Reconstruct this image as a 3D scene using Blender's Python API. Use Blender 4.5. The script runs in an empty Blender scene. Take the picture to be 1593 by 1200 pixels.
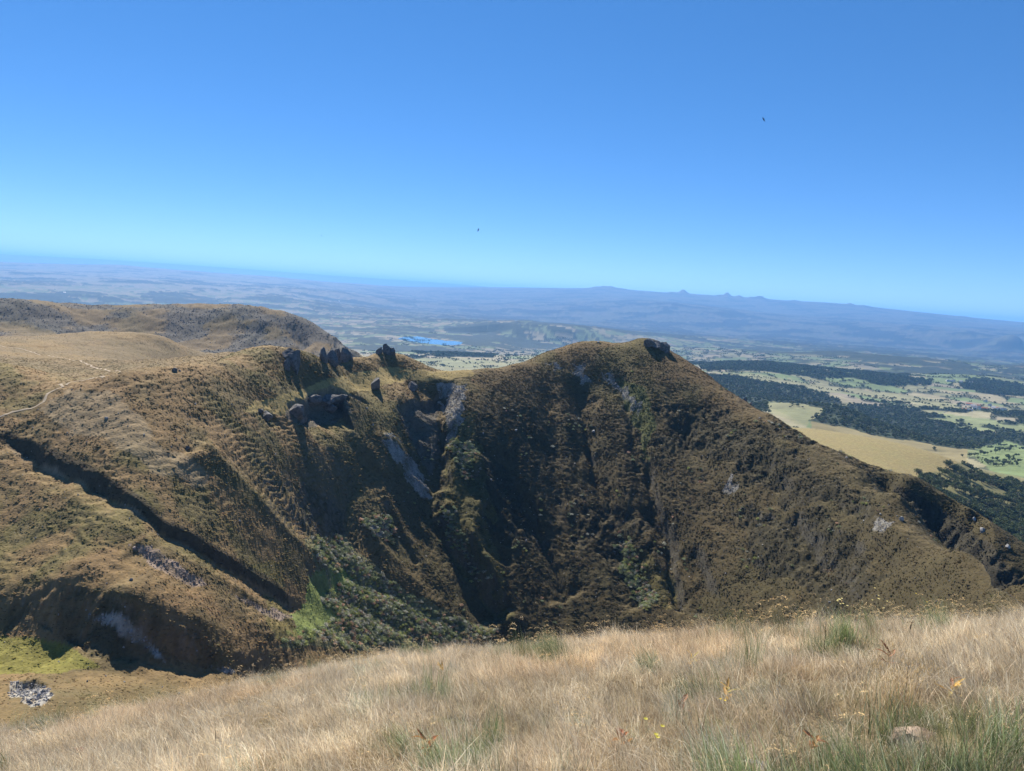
import bpy, math, random
import numpy as np
from mathutils import Matrix, Vector

random.seed(7)
rng = np.random.default_rng(7)
SC = bpy.context.scene
COL = SC.collection

# ------------------------------------------------------------------ camera
F = 1137.0
ROLL = math.radians(3.70)
PITCH = math.radians(7.23)
cp, sp, cr, sr = math.cos(PITCH), math.sin(PITCH), math.cos(ROLL), math.sin(ROLL)
FW = np.array([0, cp, -sp]); R0 = np.array([1., 0, 0]); U0 = np.array([0, sp, cp])
RT = cr * R0 + sr * U0
UP = -sr * R0 + cr * U0
cam_d = bpy.data.cameras.new('camera')
cam = bpy.data.objects.new('camera', cam_d)
COL.objects.link(cam)
cam_d.sensor_width = 36.0
cam_d.lens = 36.0 * F / 1593.0
cam_d.clip_start = 0.1
cam_d.clip_end = 200000.0
M = Matrix.Identity(4)
for i in range(3):
    M[i][0] = RT[i]; M[i][1] = UP[i]; M[i][2] = -FW[i]
cam.matrix_world = M
SC.camera = cam

# ------------------------------------------------------------------ light
SUN_EL = math.radians(43.5)
SUN_AZ = math.radians(-23)       # from +Y towards +X
world = bpy.data.worlds.new('World')
SC.world = world
world.use_nodes = True
nt = world.node_tree
for n in list(nt.nodes): nt.nodes.remove(n)
sky = nt.nodes.new('ShaderNodeTexSky')
sky.sky_type = 'NISHITA'
sky.sun_disc = False
sky.sun_elevation = SUN_EL
sky.sun_rotation = SUN_AZ
sky.altitude = 1700
sky.air_density = 0.5
sky.dust_density = 0.0
sky.ozone_density = 4.0
bg = nt.nodes.new('ShaderNodeBackground')
bg.inputs['Strength'].default_value = 0.15
out = nt.nodes.new('ShaderNodeOutputWorld')
hs = nt.nodes.new('ShaderNodeHueSaturation')
hs.inputs['Saturation'].default_value = 1.48
hs.inputs['Hue'].default_value = 0.506
gm_ = nt.nodes.new('ShaderNodeGamma'); gm_.inputs[1].default_value = .65      # soft tone curve of the phone that took the picture
nt.links.new(sky.outputs[0], gm_.inputs[0])
nt.links.new(gm_.outputs[0], hs.inputs['Color'])
nt.links.new(hs.outputs[0], bg.inputs['Color'])
nt.links.new(bg.outputs[0], out.inputs['Surface'])

sun_d = bpy.data.lights.new('sun', 'SUN')
sun_d.energy = 5.0
sun_d.angle = math.radians(0.53)
sun_d.color = (1.0, 0.93, 0.84)
sun = bpy.data.objects.new('sun', sun_d)
COL.objects.link(sun)
sdir = Vector((math.sin(SUN_AZ) * math.cos(SUN_EL), math.cos(SUN_AZ) * math.cos(SUN_EL), math.sin(SUN_EL)))
sun.rotation_euler = sdir.to_track_quat('Z', 'Y').to_euler()
sun.location = (0, 0, 50)

SC.view_settings.view_transform = 'Standard'
SC.view_settings.look = 'None'
SC.view_settings.gamma = 1.0
SC.view_settings.use_curve_mapping = False
SC.view_settings.exposure = 1.02
SC.render.engine = 'CYCLES'
SC.cycles.max_bounces = 5
SC.cycles.diffuse_bounces = 2
SC.cycles.glossy_bounces = 1
SC.cycles.transmission_bounces = 3
SC.cycles.transparent_max_bounces = 4
SC.cycles.volume_bounces = 1
SC.cycles.use_fast_gi = False
SC.cycles.sample_clamp_indirect = 4.0
try:
    SC.cycles.use_denoising = True
    SC.cycles.denoiser = 'OPENIMAGEDENOISE'
    SC.cycles.denoising_input_passes = 'RGB_ALBEDO_NORMAL'
    SC.cycles.denoising_prefilter = 'ACCURATE'
except Exception:
    SC.cycles.use_denoising = False

# ------------------------------------------------------------------ maths helpers
def ray(x, y):
    x = np.asarray(x, float); y = np.asarray(y, float)
    d = FW + ((x - 796.5) / F)[..., None] * RT + ((600 - y) / F)[..., None] * UP
    h = np.hypot(d[..., 0], d[..., 1])
    return np.arctan2(d[..., 0], d[..., 1]), d[..., 2] / h

def proj(X, Y, Z):
    dep = X * FW[0] + Y * FW[1] + Z * FW[2]
    dep = np.where(dep > 1e-3, dep, 1e-3)
    u = (X * RT[0] + Y * RT[1] + Z * RT[2]) / dep
    v = (X * UP[0] + Y * UP[1] + Z * UP[2]) / dep
    return 796.5 + F * u, 600 - F * v

def hsh(i, j, s=0):
    i = (np.asarray(i).astype(np.int64) * 374761393 + np.asarray(j).astype(np.int64) * 668265263 + s * 974634777) & 0xffffffff
    i = ((i ^ (i >> 13)) * 1274126177) & 0xffffffff
    i = ((i ^ (i >> 16)) * 2246822519) & 0xffffffff
    return ((i ^ (i >> 15)) & 0xffffff) / float(0x1000000)

_pr = np.random.default_rng(5)
PERM = _pr.permutation(4096).astype(np.int32)
_ga = _pr.random(4096) * 6.2831853
GX = np.cos(_ga).astype(np.float32); GY = np.sin(_ga).astype(np.float32)
def noise(x, y, s=0):
    x = np.asarray(x, np.float32); y = np.asarray(y, np.float32)
    xf = np.floor(x); yf = np.floor(y); fx = x - xf; fy = y - yf
    xi = xf.astype(np.int32); yi = yf.astype(np.int32)
    ux = fx * fx * (3 - 2 * fx); uy = fy * fy * (3 - 2 * fy)
    p0 = PERM[(xi + s * 157) & 4095]; p1 = PERM[(xi + 1 + s * 157) & 4095]
    def g(p, dj, ax, ay):
        h = PERM[(p + yi + dj) & 4095]
        return GX[h] * ax + GY[h] * ay
    n0 = g(p0, 0, fx, fy); n0 += (g(p1, 0, fx - 1, fy) - n0) * ux
    n1 = g(p0, 1, fx, fy - 1); n1 += (g(p1, 1, fx - 1, fy - 1) - n1) * ux
    return (n0 + (n1 - n0) * uy) * np.float32(1.5)

def fbm(x, y, s=0, o=4, gain=.5):
    r = 0; a = 1.; f = 1.
    for k in range(o):
        r = r + a * noise(x * f + 17.3 * k, y * f - 9.1 * k, s + k); a *= gain; f *= 2.03
    return r

def ridged(x, y, s=0, o=3):
    r = 0; a = 1.; f = 1.
    for k in range(o):
        r = r + a * (1 - np.abs(noise(x * f + 5.7 * k, y * f, s + k)) * 2.2); a *= .5; f *= 2.1
    return r

def sstep(a, b, x):
    t = np.clip((x - a) / (b - a), 0, 1)
    return t * t * (3 - 2 * t)

def voronoi(x, y, s=0):
    """cell id (0..1) and distance to the nearest cell edge, in cell units"""
    xi = np.floor(x); yi = np.floor(y)
    best = np.full(x.shape, 9.); best2 = np.full(x.shape, 9.); idc = np.zeros(x.shape)
    for di in (-1, 0, 1):
        for dj in (-1, 0, 1):
            cx = xi + di; cy = yi + dj
            qx = cx + .15 + .7 * hsh(cx, cy, s); qy = cy + .15 + .7 * hsh(cx, cy, s + 1)
            d = np.hypot(qx - x, qy - y)
            m = d < best
            best2 = np.where(m, best, np.minimum(best2, d))
            idc = np.where(m, hsh(cx, cy, s + 2), idc)
            best = np.where(m, d, best)
    return idc, (best2 - best) * .5

def inpoly(px, py, poly):
    n = len(poly); c = np.zeros(px.shape, bool)
    for i in range(n):
        x1, y1 = poly[i]; x2, y2 = poly[(i + 1) % n]
        if y1 == y2: continue
        c ^= ((y1 > py) != (y2 > py)) & (px < (x2 - x1) * (py - y1) / (y2 - y1) + x1)
    return c

def segdist(X, Y, pl, signed=False):
    """distance to a polyline and position 0..1 along it; signed: positive on the left of its direction"""
    pl = np.asarray(pl, float); best = np.full(X.shape, 1e9); tt = np.zeros(X.shape); sg = np.ones(X.shape)
    L = np.r_[0, np.cumsum(np.hypot(*(pl[1:] - pl[:-1]).T))]; T = L[-1]
    for i in range(len(pl) - 1):
        a = pl[i]; b = pl[i + 1]; ab = b - a; l2 = ab @ ab + 1e-9
        t = np.clip(((X - a[0]) * ab[0] + (Y - a[1]) * ab[1]) / l2, 0, 1)
        d = np.hypot(X - a[0] - t * ab[0], Y - a[1] - t * ab[1])
        m = d < best
        if signed: sg = np.where(m, np.sign(ab[0] * (Y - a[1]) - ab[1] * (X - a[0])), sg)
        best = np.where(m, d, best); tt = np.where(m, (L[i] + t * (L[i + 1] - L[i])) / T, tt)
    return (best * sg if signed else best), tt

# ------------------------------------------------------------------ the lie of the land: surveyed points -> smooth surface
def column(x, D0, seq):
    az, t = ray(x, seq[0]); D = D0; z = t * D
    az1, t1 = ray(x, seq[0] + 26); sl = math.tan(math.radians(seq[1][1])) if seq[1][1] > 20 else .0
    D1 = (sl * D - z) / (sl - t1)
    o = [(float(az1), float(D1), float(t1)), (float(az), D, float(t))]
    for y, s in seq[1:]:
        az, t2 = ray(x, y); s = math.tan(math.radians(s))
        D = (s * D - z) / (s - t2); z = t2 * D
        o.append((float(az), float(D), float(t2)))
    return o

COLS = {
0:(195,[1108,(1050,-14),(992,0),(915,38),(850,16),(760,22),(670,25),(620,22),(563,14)]),
100:(200,[1082,(1040,-14),(1010,2),(905,38),(850,18),(760,23),(690,25),(640,22),(597,16)]),
200:(215,[1065,(1048,-10),(930,38),(880,22),(800,25),(700,27),(640,25),(580,22)]),
300:(225,[1055,(1045,0),(960,38),(900,24),(800,27),(700,28),(640,25),(567,22)]),
420:(250,[1025,(985,24),(920,22),(860,24),(780,28),(700,29),(640,22),(545,26)]),
480:(270,[1018,(990,15),(900,20),(850,24),(790,34),(700,32),(640,26),(610,12),(548,32)]),
550:(300,[1005,(900,17),(850,21),(780,36),(700,33),(640,28),(600,12),(556,26)]),
620:(330,[998,(900,22),(840,26),(780,34),(700,34),(620,29),(590,12),(551,24)]),
690:(355,[992,(900,27),(800,32),(700,36),(620,36),(590,15),(577,10)]),
760:(375,[990,(900,34),(800,34),(700,36),(640,34),(573,24)]),
850:(395,[985,(900,33),(800,33),(700,34),(600,33),(548,28)]),
930:(405,[980,(900,33),(800,33),(700,34),(600,33),(531,28)]),
1005:(410,[974,(900,33),(800,35),(700,36),(600,35),(527,28)]),
1100:(405,[968,(900,31),(800,33),(700,32),(650,28),(583,20)]),
1200:(390,[960,(900,30),(800,33),(700,30),(645,16)]),
1300:(375,[955,(900,28),(800,31),(740,24),(700,10)]),
1400:(355,[945,(900,26),(830,27),(770,16)]),
1500:(335,[940,(900,24),(855,18)]),
1570:(325,[930,(917,12)]),
}
P = []          # (azimuth, distance, tangent of elevation)
crest = {}
for x, (D0, seq) in COLS.items():
    c = column(x, D0, seq)
    P += c
    crest[x] = c[-1]
def S(x, y, D): D = D * (.8 if 25500 < D < 40000 and x > 830 else 1.); a, t = ray(x, y); P.append((float(a), float(D), float(t)))
def H(x, D, z): a, t = ray(x, 600); P.append((float(a), float(D), z / D))
# extra crest points between the columns
def CR(x, y):
    xs = sorted(crest); D = np.interp(x, xs, [crest[k][1] for k in xs]); S(x, y, D)
for x, y in ((50,580),(150,590),(240,573),(350,560),(390,551),(435,543),(460,545),(510,556),(585,551),(600,549),(650,562),(670,572),(720,576),
             (800,566),(820,562),(870,542),(890,535),(905,531),(915,531),(950,533),(968,534),(985,530),(997,526),(1012,527),(1025,532),(1037,542),(1060,556),
             (1130,606),(1160,624),(1250,676),(1350,734)): CR(x, y)
# hidden ground between the brow of the meadow and the valley
SK = [(-250,1165),(0,1134),(200,1098),(400,1056),(560,1022),(800,1003),(1000,985),(1200,970),(1300,963),(1450,957),(1593,952),(1800,948)]
ska = np.array([float(ray(*p)[0]) for p in SK]); skt = np.array([-float(ray(*p)[1]) for p in SK])
def sk(a):
    w = .06
    return sum(np.interp(a + o, ska, skt) for o in (-w, -w/2, 0, w/2, w)) / 5
for x in (0, 100, 200, 300, 420, 550, 690, 850, 1005, 1200, 1400, 1570):
    a = float(ray(x, 900)[0]); s = float(sk(a))
    P += [(a, 55., -(s + .13)), (a, 110., -(s + .16)), (a, .72 * COLS[x][0], -(s + .10))]
# back of the main ridge
for x in sorted(crest):
    a, D, t = crest[x]
    if x in (1400, 1500, 1570): continue
    z = t * D
    if x >= 480:
        P += [(a, D * 1.06, (z - 16) / D / 1.06), (a, D * 1.22, (z - 70) / D / 1.22), (a, D * 1.6, (z - 170) / D / 1.6)]
    elif x >= 200:
        P += [(a, D * 1.1, (z - 12) / D / 1.1), (a, D * 1.35, (z - 32) / D / 1.35)]
# left: ground beyond the pass
for p in ((0,574,500),(0,562,620),(0,537,800),(60,600,460),(60,565,640),(60,550,760),(100,606,450),(100,588,560),(100,574,640),(190,590,470),(190,580,560),
          (60,524,940),(150,515,950),(250,524,930),(120,560,700),(250,560,690),(200,575,600),(330,572,520),(330,560,700),(400,556,700),(150,521,1060),(60,528,1040),
          (0,472,1290),(68,475,1290),(119,485,1300),(160,486,1300),(203,484,1300),(270,483,1295),(339,480,1290),(390,478,1280),(441,485,1270),(470,494,1255),(491,505,1240),(519,526,1200),(545,545,1160),(560,566,1130),
          (0,500,1240),(119,505,1250),(203,508,1250),(339,512,1225),(420,516,1200),(480,532,1180),
          (0,516,1190),(100,522,1190),(200,535,1180),(300,546,1140),(400,553,1110),(480,562,1080),(540,575,1060),
          (0,477,1550),(119,491,1550),(203,490,1550),(339,486,1550),(441,492,1500),(500,530,1420),(560,590,1300),(600,600,1400),
          (0,490,2100),(203,505,2100),(400,515,2100),(500,545,2000)): S(*p)
# right: second spur with its shaded near side
for x, y, D in ((1330,716,520),(1370,735,500),(1400,748,490),(1440,770,480),(1480,792,470),(1510,815,460),(1540,846,450),(1565,872,445),(1593,898,440),(1660,950,430),
                (1330,725,570),(1400,760,570),(1480,815,560),(1540,868,540),(1593,922,520)): S(x, y, D)
for x, yf, Df, yn in ((1385,741,497,757),(1400,748,490,768),(1440,770,480,803),(1480,792,470,836),(1510,815,460,863),(1540,846,450,890),(1565,872,445,912),(1593,898,440,938),(1640,935,434,975)):
    a_, tf = ray(x, yf); a_, tn_ = ray(x, yn + 6); s_ = .95; Dh = float((tf * Df - s_ * Df) / (tn_ - s_)); P.append((float(a_), Dh, float(tn_)))
    P.append((float(a_), Dh - 9, float((tn_ * Dh - 3) / (Dh - 9))))
for x, z in ((1300,-200),(1400,-215),(1480,-230),(1570,-235),(1660,-240)): H(x, 760, z)
# golden shoulder and the wooded slope beside it
for p in ((1275,668,1500),(1300,672,1490),(1350,680,1470),(1400,690,1440),(1450,704,1400),(1490,719,1360),(1380,728,1150),(1330,700,1250),(1430,742,1150),(1450,768,1020),(1500,790,980),
          (1500,765,1120),(1540,745,1400),(1540,800,1080),(1593,760,1400),(1593,820,1120),(1593,880,900),(1540,850,850),(1660,800,1300),(1660,880,1000),
          (1275,690,1800),(1400,712,1750),(1490,730,1750),
          (1200,628,2300),(1235,628,2300),(1290,640,2450),(1240,668,1900),(1200,650,2000),
          (1280,668,2500),(1400,680,2500),(1500,697,2300),(1593,700,2200),(1593,725,1800),(1280,640,3100),(1400,640,3300),(1500,640,3400),(1593,646,3400),
          (1100,606,3000),(1180,622,2700),(1250,626,2900),(1110,588,3500),(1250,612,3300),(1130,575,4000),(1250,600,3800),(1350,608,4000),(1450,622,4000),(1510,628,3900),(1593,640,3800),
          (1090,568,4700),(1180,566,4800),(1260,571,4800),(1350,580,4900),(1430,589,5000),(1180,572,5600),(1350,586,5600),
          (1300,568,6200),(1400,575,6300),(1500,590,6200),(1540,585,5600),(1593,600,5400),(1500,565,8500),(1593,572,8500),(1300,548,8500),(1100,540,8200),
          (700,577,3300),(620,556,4200),(760,560,4000),(700,557,4200),(860,556,4500),(620,550,4800),(700,553,4900),(560,560,3300)): S(*p)
# the plain
for x in (540,600,700,800,900,1000,1100,1200,1300,1400,1500,1593,1700):
    for y_off, z in ((None, -545),):
        for D in (6200, 9000, 13000, 18000):
            if D == 6200 and x > 1050: continue
            if x > 1250 and D == 9000: continue
            H(x, D, -545 - 10 * math.sin(x * .02 + D * .001))
for x in (540, 900, 1050): H(x, 2500, -400)
for x in (-60, 0, 100, 200, 300, 400, 500): H(x, 4000, -540); H(x, 8000, -580); H(x, 12000, -560)
for p in ((620,524,8000),(715,535,7100),(670,530,7500)): a, t = ray(p[0], p[1]); P.append((float(a), float(p[2]), -545. / p[2]))
for p in ((700,507,9800),(740,505,9700),(780,504,9600),(830,507,9500),(880,513,9300),(920,520,9200),(780,540,8000)): S(*p)
# wooded rises in the left of the plain
for p in ((0,459,13000),(60,458,13000),(150,461,13000),(230,471,12800),(225,453,15000),(255,452,15000),(300,462,14800),(430,462,15500)): S(*p)
# far uplands
for p in ((0,417,27000),(60,417,27000),(115,413,28500),(170,412,29000),(195,413,29000),(240,418,29000),(300,422,29000),(350,427,29000),(400,429,29500),(450,433,30000),(500,438,30000),(560,442,30000),(590,445,31000),
          (650,447,33000),(740,447,35000),(800,448,35000),(0,438,18500),(100,436,18500),(200,438,18500),(300,445,19000),(420,450,19500),(520,455,20000),(600,462,22000),(750,466,24000),
          (860,450,36000),(900,450,37000),(925,448,38000),(940,447,38000),(955,448,38000),(975,450,38000),(985,453,38000),(1005,453,38000),(1040,457,38000),(1053,456,38000),(1063,454,38000),(1072,457,38000),(1085,459,38000),(1105,460,38000),(1120,462,38000),
          (1131,458.5,38000),(1140,462,38000),(1150,461.5,38000),(1158,465,38000),(1170,463.5,38000),(1185,463,38000),(1193,467,38000),(1215,468,38000),(1235,469,38000),(1270,470,38000),(1300,472,38000),(1330,475,37500),(1360,480,37000),
          (1400,484,37000),(1450,490,36000),(1500,496,36000),(1560,503,36000),(1600,506,36000),(1700,513,36000),
          (950,468,28000),(1060,474,27000),(1200,487,25000),(1350,503,22000),(1500,520,19000),(1593,532,18000)): S(*p)
for x in (-100,0,100,200,300,400,500,600,700,800): H(x, 45000, -300)
for x in (900,1100,1300,1500,1700): H(x, 50000, -300)
for p in ((-60,404,62000),(0,402,62000),(40,401,62000),(80,403,62000),(150,408,62000),(200,411,62000),(260,415,62000),(330,420,62000),(400,426,62000),(500,434,62000),(600,440,62000),(700,444,62000),(760,447.5,62000)): S(*p)
for x in (850,1000,1200,1400,1600): H(x, 62000, -300)
P = np.array(P)
# carry the edges of the survey outwards
lo = P[P[:, 0] < np.radians(-33)].copy(); lo[:, 0] = -0.62 - 0.16
lo2 = lo.copy(); lo2[:, 0] -= .2
hi = P[P[:, 0] > np.radians(33.5)].copy(); hi[:, 0] += .14
P = np.vstack([P, lo[::2], lo2[::3], hi[::2]])
LD = np.log(P[:, 1])
def kern(A, B, C, D_): return np.sqrt((A - C) ** 2 + (B - D_) ** 2 + 0.012 ** 2)
# merge near-duplicates
keep = []
for i in range(len(P)):
    if all(abs(P[i, 0] - P[j, 0]) + abs(LD[i] - LD[j]) > .006 for j in keep): keep.append(i)
P = P[keep]; LD = LD[keep]
n = len(P)
K = kern(P[:, 0][:, None], LD[:, None], P[:, 0][None], LD[None]) - np.eye(n) * 1e-4
Q = np.c_[np.ones(n), P[:, 0], LD]
A = np.block([[K, Q], [Q.T, np.zeros((3, 3))]])
W = np.linalg.solve(A, np.r_[P[:, 2], 0, 0, 0])
GA = np.linspace(-0.84, 0.84, 400); GL = np.linspace(math.log(45), math.log(80000), 440)
G = np.zeros((len(GA), len(GL)))
for i, a in enumerate(GA):
    G[i] = kern(a, GL[:, None], P[:, 0][None], LD[None]) @ W[:n] + W[n] + W[n + 1] * a + W[n + 2] * GL

def crm(xs, x):
    """Catmull-Rom weights from uniform knots xs to positions x"""
    h = xs[1] - xs[0]; f = (x - xs[0]) / h; i = np.clip(np.floor(f).astype(int), 1, len(xs) - 3); t = f - i
    Wm = np.zeros((len(x), len(xs)))
    r = np.arange(len(x))
    Wm[r, i - 1] = -.5 * t + t * t - .5 * t ** 3
    Wm[r, i] = 1 - 2.5 * t * t + 1.5 * t ** 3
    Wm[r, i + 1] = .5 * t + 2 * t * t - 1.5 * t ** 3
    Wm[r, i + 2] = -.5 * t * t + .5 * t ** 3
    return Wm

def near_z(a, D):
    """the meadow under the camera: falls away and rolls over a brow"""
    s = sk(a); d0 = 12.5 - 2.5 * sstep(-.2, .5, a)
    h = 1.42
    e = h * (D - d0) ** 2 / (D * d0 * d0)
    e = np.where(D > d0, .13 * (1 - np.exp(-3.2 * e / .13)), e)
    return -(s + e) * D - .20

def base(AZ, DD):
    t = crm(GA, AZ) @ G @ crm(GL, np.log(np.maximum(DD, 46))).T
    z = t * DD[None]
    w = sstep(22, 60, DD)[None]
    zn = near_z(AZ[:, None], DD[None])
    return z * w + zn * (1 - w)

# sampling grids
NAZ = 1000
AZ = np.linspace(-0.745, 0.80, NAZ)
D_mid = np.r_[np.geomspace(40, 170, 24)[:-1], np.arange(170, 690, .80)]
g = [690.]
while g[-1] < 1450: g.append(g[-1] + .8 + (g[-1] - 690) * .006)
D_mid = np.r_[D_mid[D_mid < 690], g]
D_low = np.geomspace(D_mid[-1], 70000, 430)

Zm0 = base(AZ, D_mid)

class Grid:
    def __init__(s, az, D, Z):
        s.az, s.D, s.Z = az, D, Z
        s.X = np.sin(az)[:, None] * D[None]; s.Y = np.cos(az)[:, None] * D[None]
    def hit(s, x, y, Dmin=0, Dmax=1e9):
        """where the line of sight through a surveyed bearing meets the ground"""
        a, t = ray(x, y); i = int(np.clip(round(float((a - s.az[0]) / (s.az[1] - s.az[0]))), 0, len(s.az) - 1))
        m = (s.D >= Dmin) & (s.D <= Dmax)
        T = s.Z[i] / s.D
        k = np.nonzero(m & (T >= t))[0]
        k = k[0] if len(k) else np.nonzero(m)[0][np.argmax(T[m])]
        return Vector((s.X[i, k], s.Y[i, k], s.Z[i, k]))
    def at(s, x, y):
        a = math.atan2(x, y); D = math.hypot(x, y)
        fi = (a - s.az[0]) / (s.az[1] - s.az[0]); i = int(np.clip(math.floor(fi), 0, len(s.az) - 2)); u = min(max(fi - i, 0), 1)
        k = int(np.clip(np.searchsorted(s.D, D) - 1, 0, len(s.D) - 2)); v = min(max((D - s.D[k]) / (s.D[k + 1] - s.D[k]), 0), 1)
        Z = s.Z
        return (Z[i, k] * (1 - u) + Z[i + 1, k] * u) * (1 - v) + (Z[i, k + 1] * (1 - u) + Z[i + 1, k + 1] * u) * v
    def at_many(s, x, y):
        a = np.arctan2(x, y); D = np.hypot(x, y)
        fi = (a - s.az[0]) / (s.az[1] - s.az[0]); i = np.clip(np.floor(fi).astype(int), 0, len(s.az) - 2); u = np.clip(fi - i, 0, 1)
        k = np.clip(np.searchsorted(s.D, D) - 1, 0, len(s.D) - 2); v = np.clip((D - s.D[k]) / (s.D[k + 1] - s.D[k]), 0, 1)
        Z = s.Z
        return (Z[i, k] * (1 - u) + Z[i + 1, k] * u) * (1 - v) + (Z[i, k + 1] * (1 - u) + Z[i + 1, k + 1] * u) * v

gm = Grid(AZ, D_mid, Zm0.copy())
X, Y, Z = gm.X, gm.Y, gm.Z
DD = np.broadcast_to(D_mid[None], X.shape)

# ------------------------------------------------------------------ erosion of the mountain: named ravines, then weathering
def pl(pts, Dmin=150, Dmax=720): return [gm.hit(x, y, Dmin, Dmax).xy[:] for x, y in pts]
# (polyline, half width m, depth m)
RAV = [   # polyline (top to bottom), width on the left and on the right of its run (m), depth (m; negative = rib), exponent
 ([(692,590),(688,640),(690,690),(676,740),(667,778),(705,838),(750,900),(795,968)], 10, 30, 15, 1.1),
 ([(648,640),(640,670),(655,720),(668,765)], 14, 12, 6, 1.2),
 ([(608,668),(632,735),(672,800),(715,862),(760,930),(805,988)], 13, 20, -4.2, 1.2),
 ([(738,700),(746,780),(740,850),(748,905),(760,945)], 16, 11, -6, 1.2),
 ([(905,585),(912,640),(925,710),(950,770),(965,820),(985,880),(1010,945)], 12, 20, 6.5, 1.2),
 ([(945,578),(990,630),(1003,690),(1012,760),(1045,830),(1080,900),(1110,960)], 9, 16, 5, 1.2),
 ([(1012,780),(1032,830),(1046,890),(1060,950)], 6, 10, 6, 1.2),
 ([(780,690),(800,750),(845,830),(895,930)], 12, 26, 5.5, 1.2),
 ([(745,720),(752,770),(765,830),(780,880)], 9, 16, 4, 1.2),
 ([(850,600),(862,700),(880,780),(905,850)], 10, 18, 3.2, 1.2),
 ([(575,700),(560,740),(535,790),(505,835),(500,850)], 14, 20, 5, 1.3),
 ([(565,815),(600,860),(650,915),(715,985)], 10, 14, -2.2, 1.2),
 ([(300,690),(345,730),(395,785),(450,842),(498,882),(520,900)], 10, 26, -4.5, 1.2),
 ([(1060,640),(1090,700),(1130,780),(1180,860),(1220,950)], 12, 18, 5, 1.2),
 ([(1180,700),(1220,780),(1270,850),(1340,900)], 12, 20, 6, 1.2),
 ([(1290,760),(1340,830),(1400,890)], 8, 14, 4, 1.2),
 ([(0,672),(80,716),(170,766),(250,817),(330,862),(400,905),(440,930),(478,950)], 2.4, 8, 3.3, .9),
 ([(140,956),(190,975),(250,1005),(320,1030),(360,1042),(440,1038)], 3.5, 8, 2.2, .9),
 ([(195,850),(250,880),(310,910)], 4, 7, 1.2, 1),
 ([(365,930),(410,952),(445,965)], 4, 6, 1.2, 1),
 ([(0,905),(100,918),(208,944),(300,972),(363,995),(450,1006),(540,1011)], 14, 12, -2.4, 1.2),
 ([(15,1064),(40,1062),(75,1068)], 1.6, 8, 2.6, .9),
 ([(448,636),(470,622),(495,614),(520,608),(534,610),(541,625)], 1.6, 20, 10.5, .85),
 ([(620,640),(640,628),(672,622),(684,640)], 2, 16, 5, .9),
 ([(405,648),(425,646)], 1.5, 8, 2.5, 1),
 ([(1400,769),(1430,791),(1470,824),(1510,859),(1550,893),(1590,930),(1650,985),(1740,1060)], 22, 3, 21, .9),
 ([(1008,715),(1020,780),(1038,840),(1050,900),(1062,958)], 3.0, 4.5, 3.6, 1), ([(1078,850),(1098,900),(1118,955)], 3, 5, 3.2, 1), ([(905,650),(918,710),(932,770),(948,815)], 3, 5, 2.8, 1),
 ([(975,625),(985,680),(998,740)], 3, 5, 2.4, 1), ([(690,700),(700,760),(722,820),(745,870),(775,930)], 3, 4, 2.6, 1), ([(1150,700),(1168,760),(1190,820)], 3, 5, 2.2, 1), ([(1235,800),(1262,850),(1290,905)], 3, 5, 2.4, 1),
 ([(600,780),(622,830),(650,880)], 3, 5, 2.2, 1), ([(820,760),(838,820),(862,880),(885,940)], 3, 5, 2.6, 1),
 ([(480,905),(540,930),(600,965),(660,1000)], 7, 7, 2.2, 1.2), ([(520,880),(600,915),(660,950),(720,985)], 7, 7, 2.5, 1.2),
]
fac = sstep(175, 215, DD)
for k, (pts, wl, wr, dep, ex) in enumerate(RAV):
    q = pl(pts); qa = np.array(q); w = max(wl, wr)
    m = (X > qa[:, 0].min() - w * 1.5) & (X < qa[:, 0].max() + w * 1.5) & (Y > qa[:, 1].min() - w * 1.5) & (Y < qa[:, 1].max() + w * 1.5)
    if not m.any(): continue
    xx, yy = X[m], Y[m]
    wob = fbm(xx / 22, yy / 22, 40 + k, 3) * min(w * .25, 3.5)
    d, t = segdist(xx + wob, yy + wob * .6, q, True)
    end = sstep(0, .1, t) * sstep(0, .06, 1.0001 - t)
    dn = np.where(d > 0, d / wl, -d / wr)
    Z[m] -= dep * np.clip(1 - dn, 0, 1) ** ex * end * np.clip(1 + (.4 if w < 12 else .14) * fbm(xx / 13, yy / 13, 140 + k, 2), .5, 1.4)
PX, PY = proj(X, Y, Z)
# face of the main ridge: sharp ribs and chutes running down the fall line
face = sstep(560, 720, PX) * (1 - sstep(1330, 1500, PX)) * sstep(215, 330, DD) * (1 - sstep(600, 640, DD)) * sstep(560, 700, PY)
left = (1 - sstep(430, 560, PX)) * sstep(200, 240, DD) * (1 - sstep(420, 470, DD))
wx = fbm(X / 60, Y / 60, 3, 3) * 14
rb = ridged((X + wx) / 26, (Y + wx * .5) / 190, 11, 3)
Z += (rb - 1.05) * .75 * face
rb = ridged((X + wx * .6) / 9, (Y + wx * .3) / 46, 15, 2)
Z += (rb - .8) * .4 * face
rb = ridged((X * .8 - Y * .3 + wx) / 30, (X * .45 + Y) / 160, 21, 3)
Z += (rb - 1.05) * .7 * left
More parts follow.
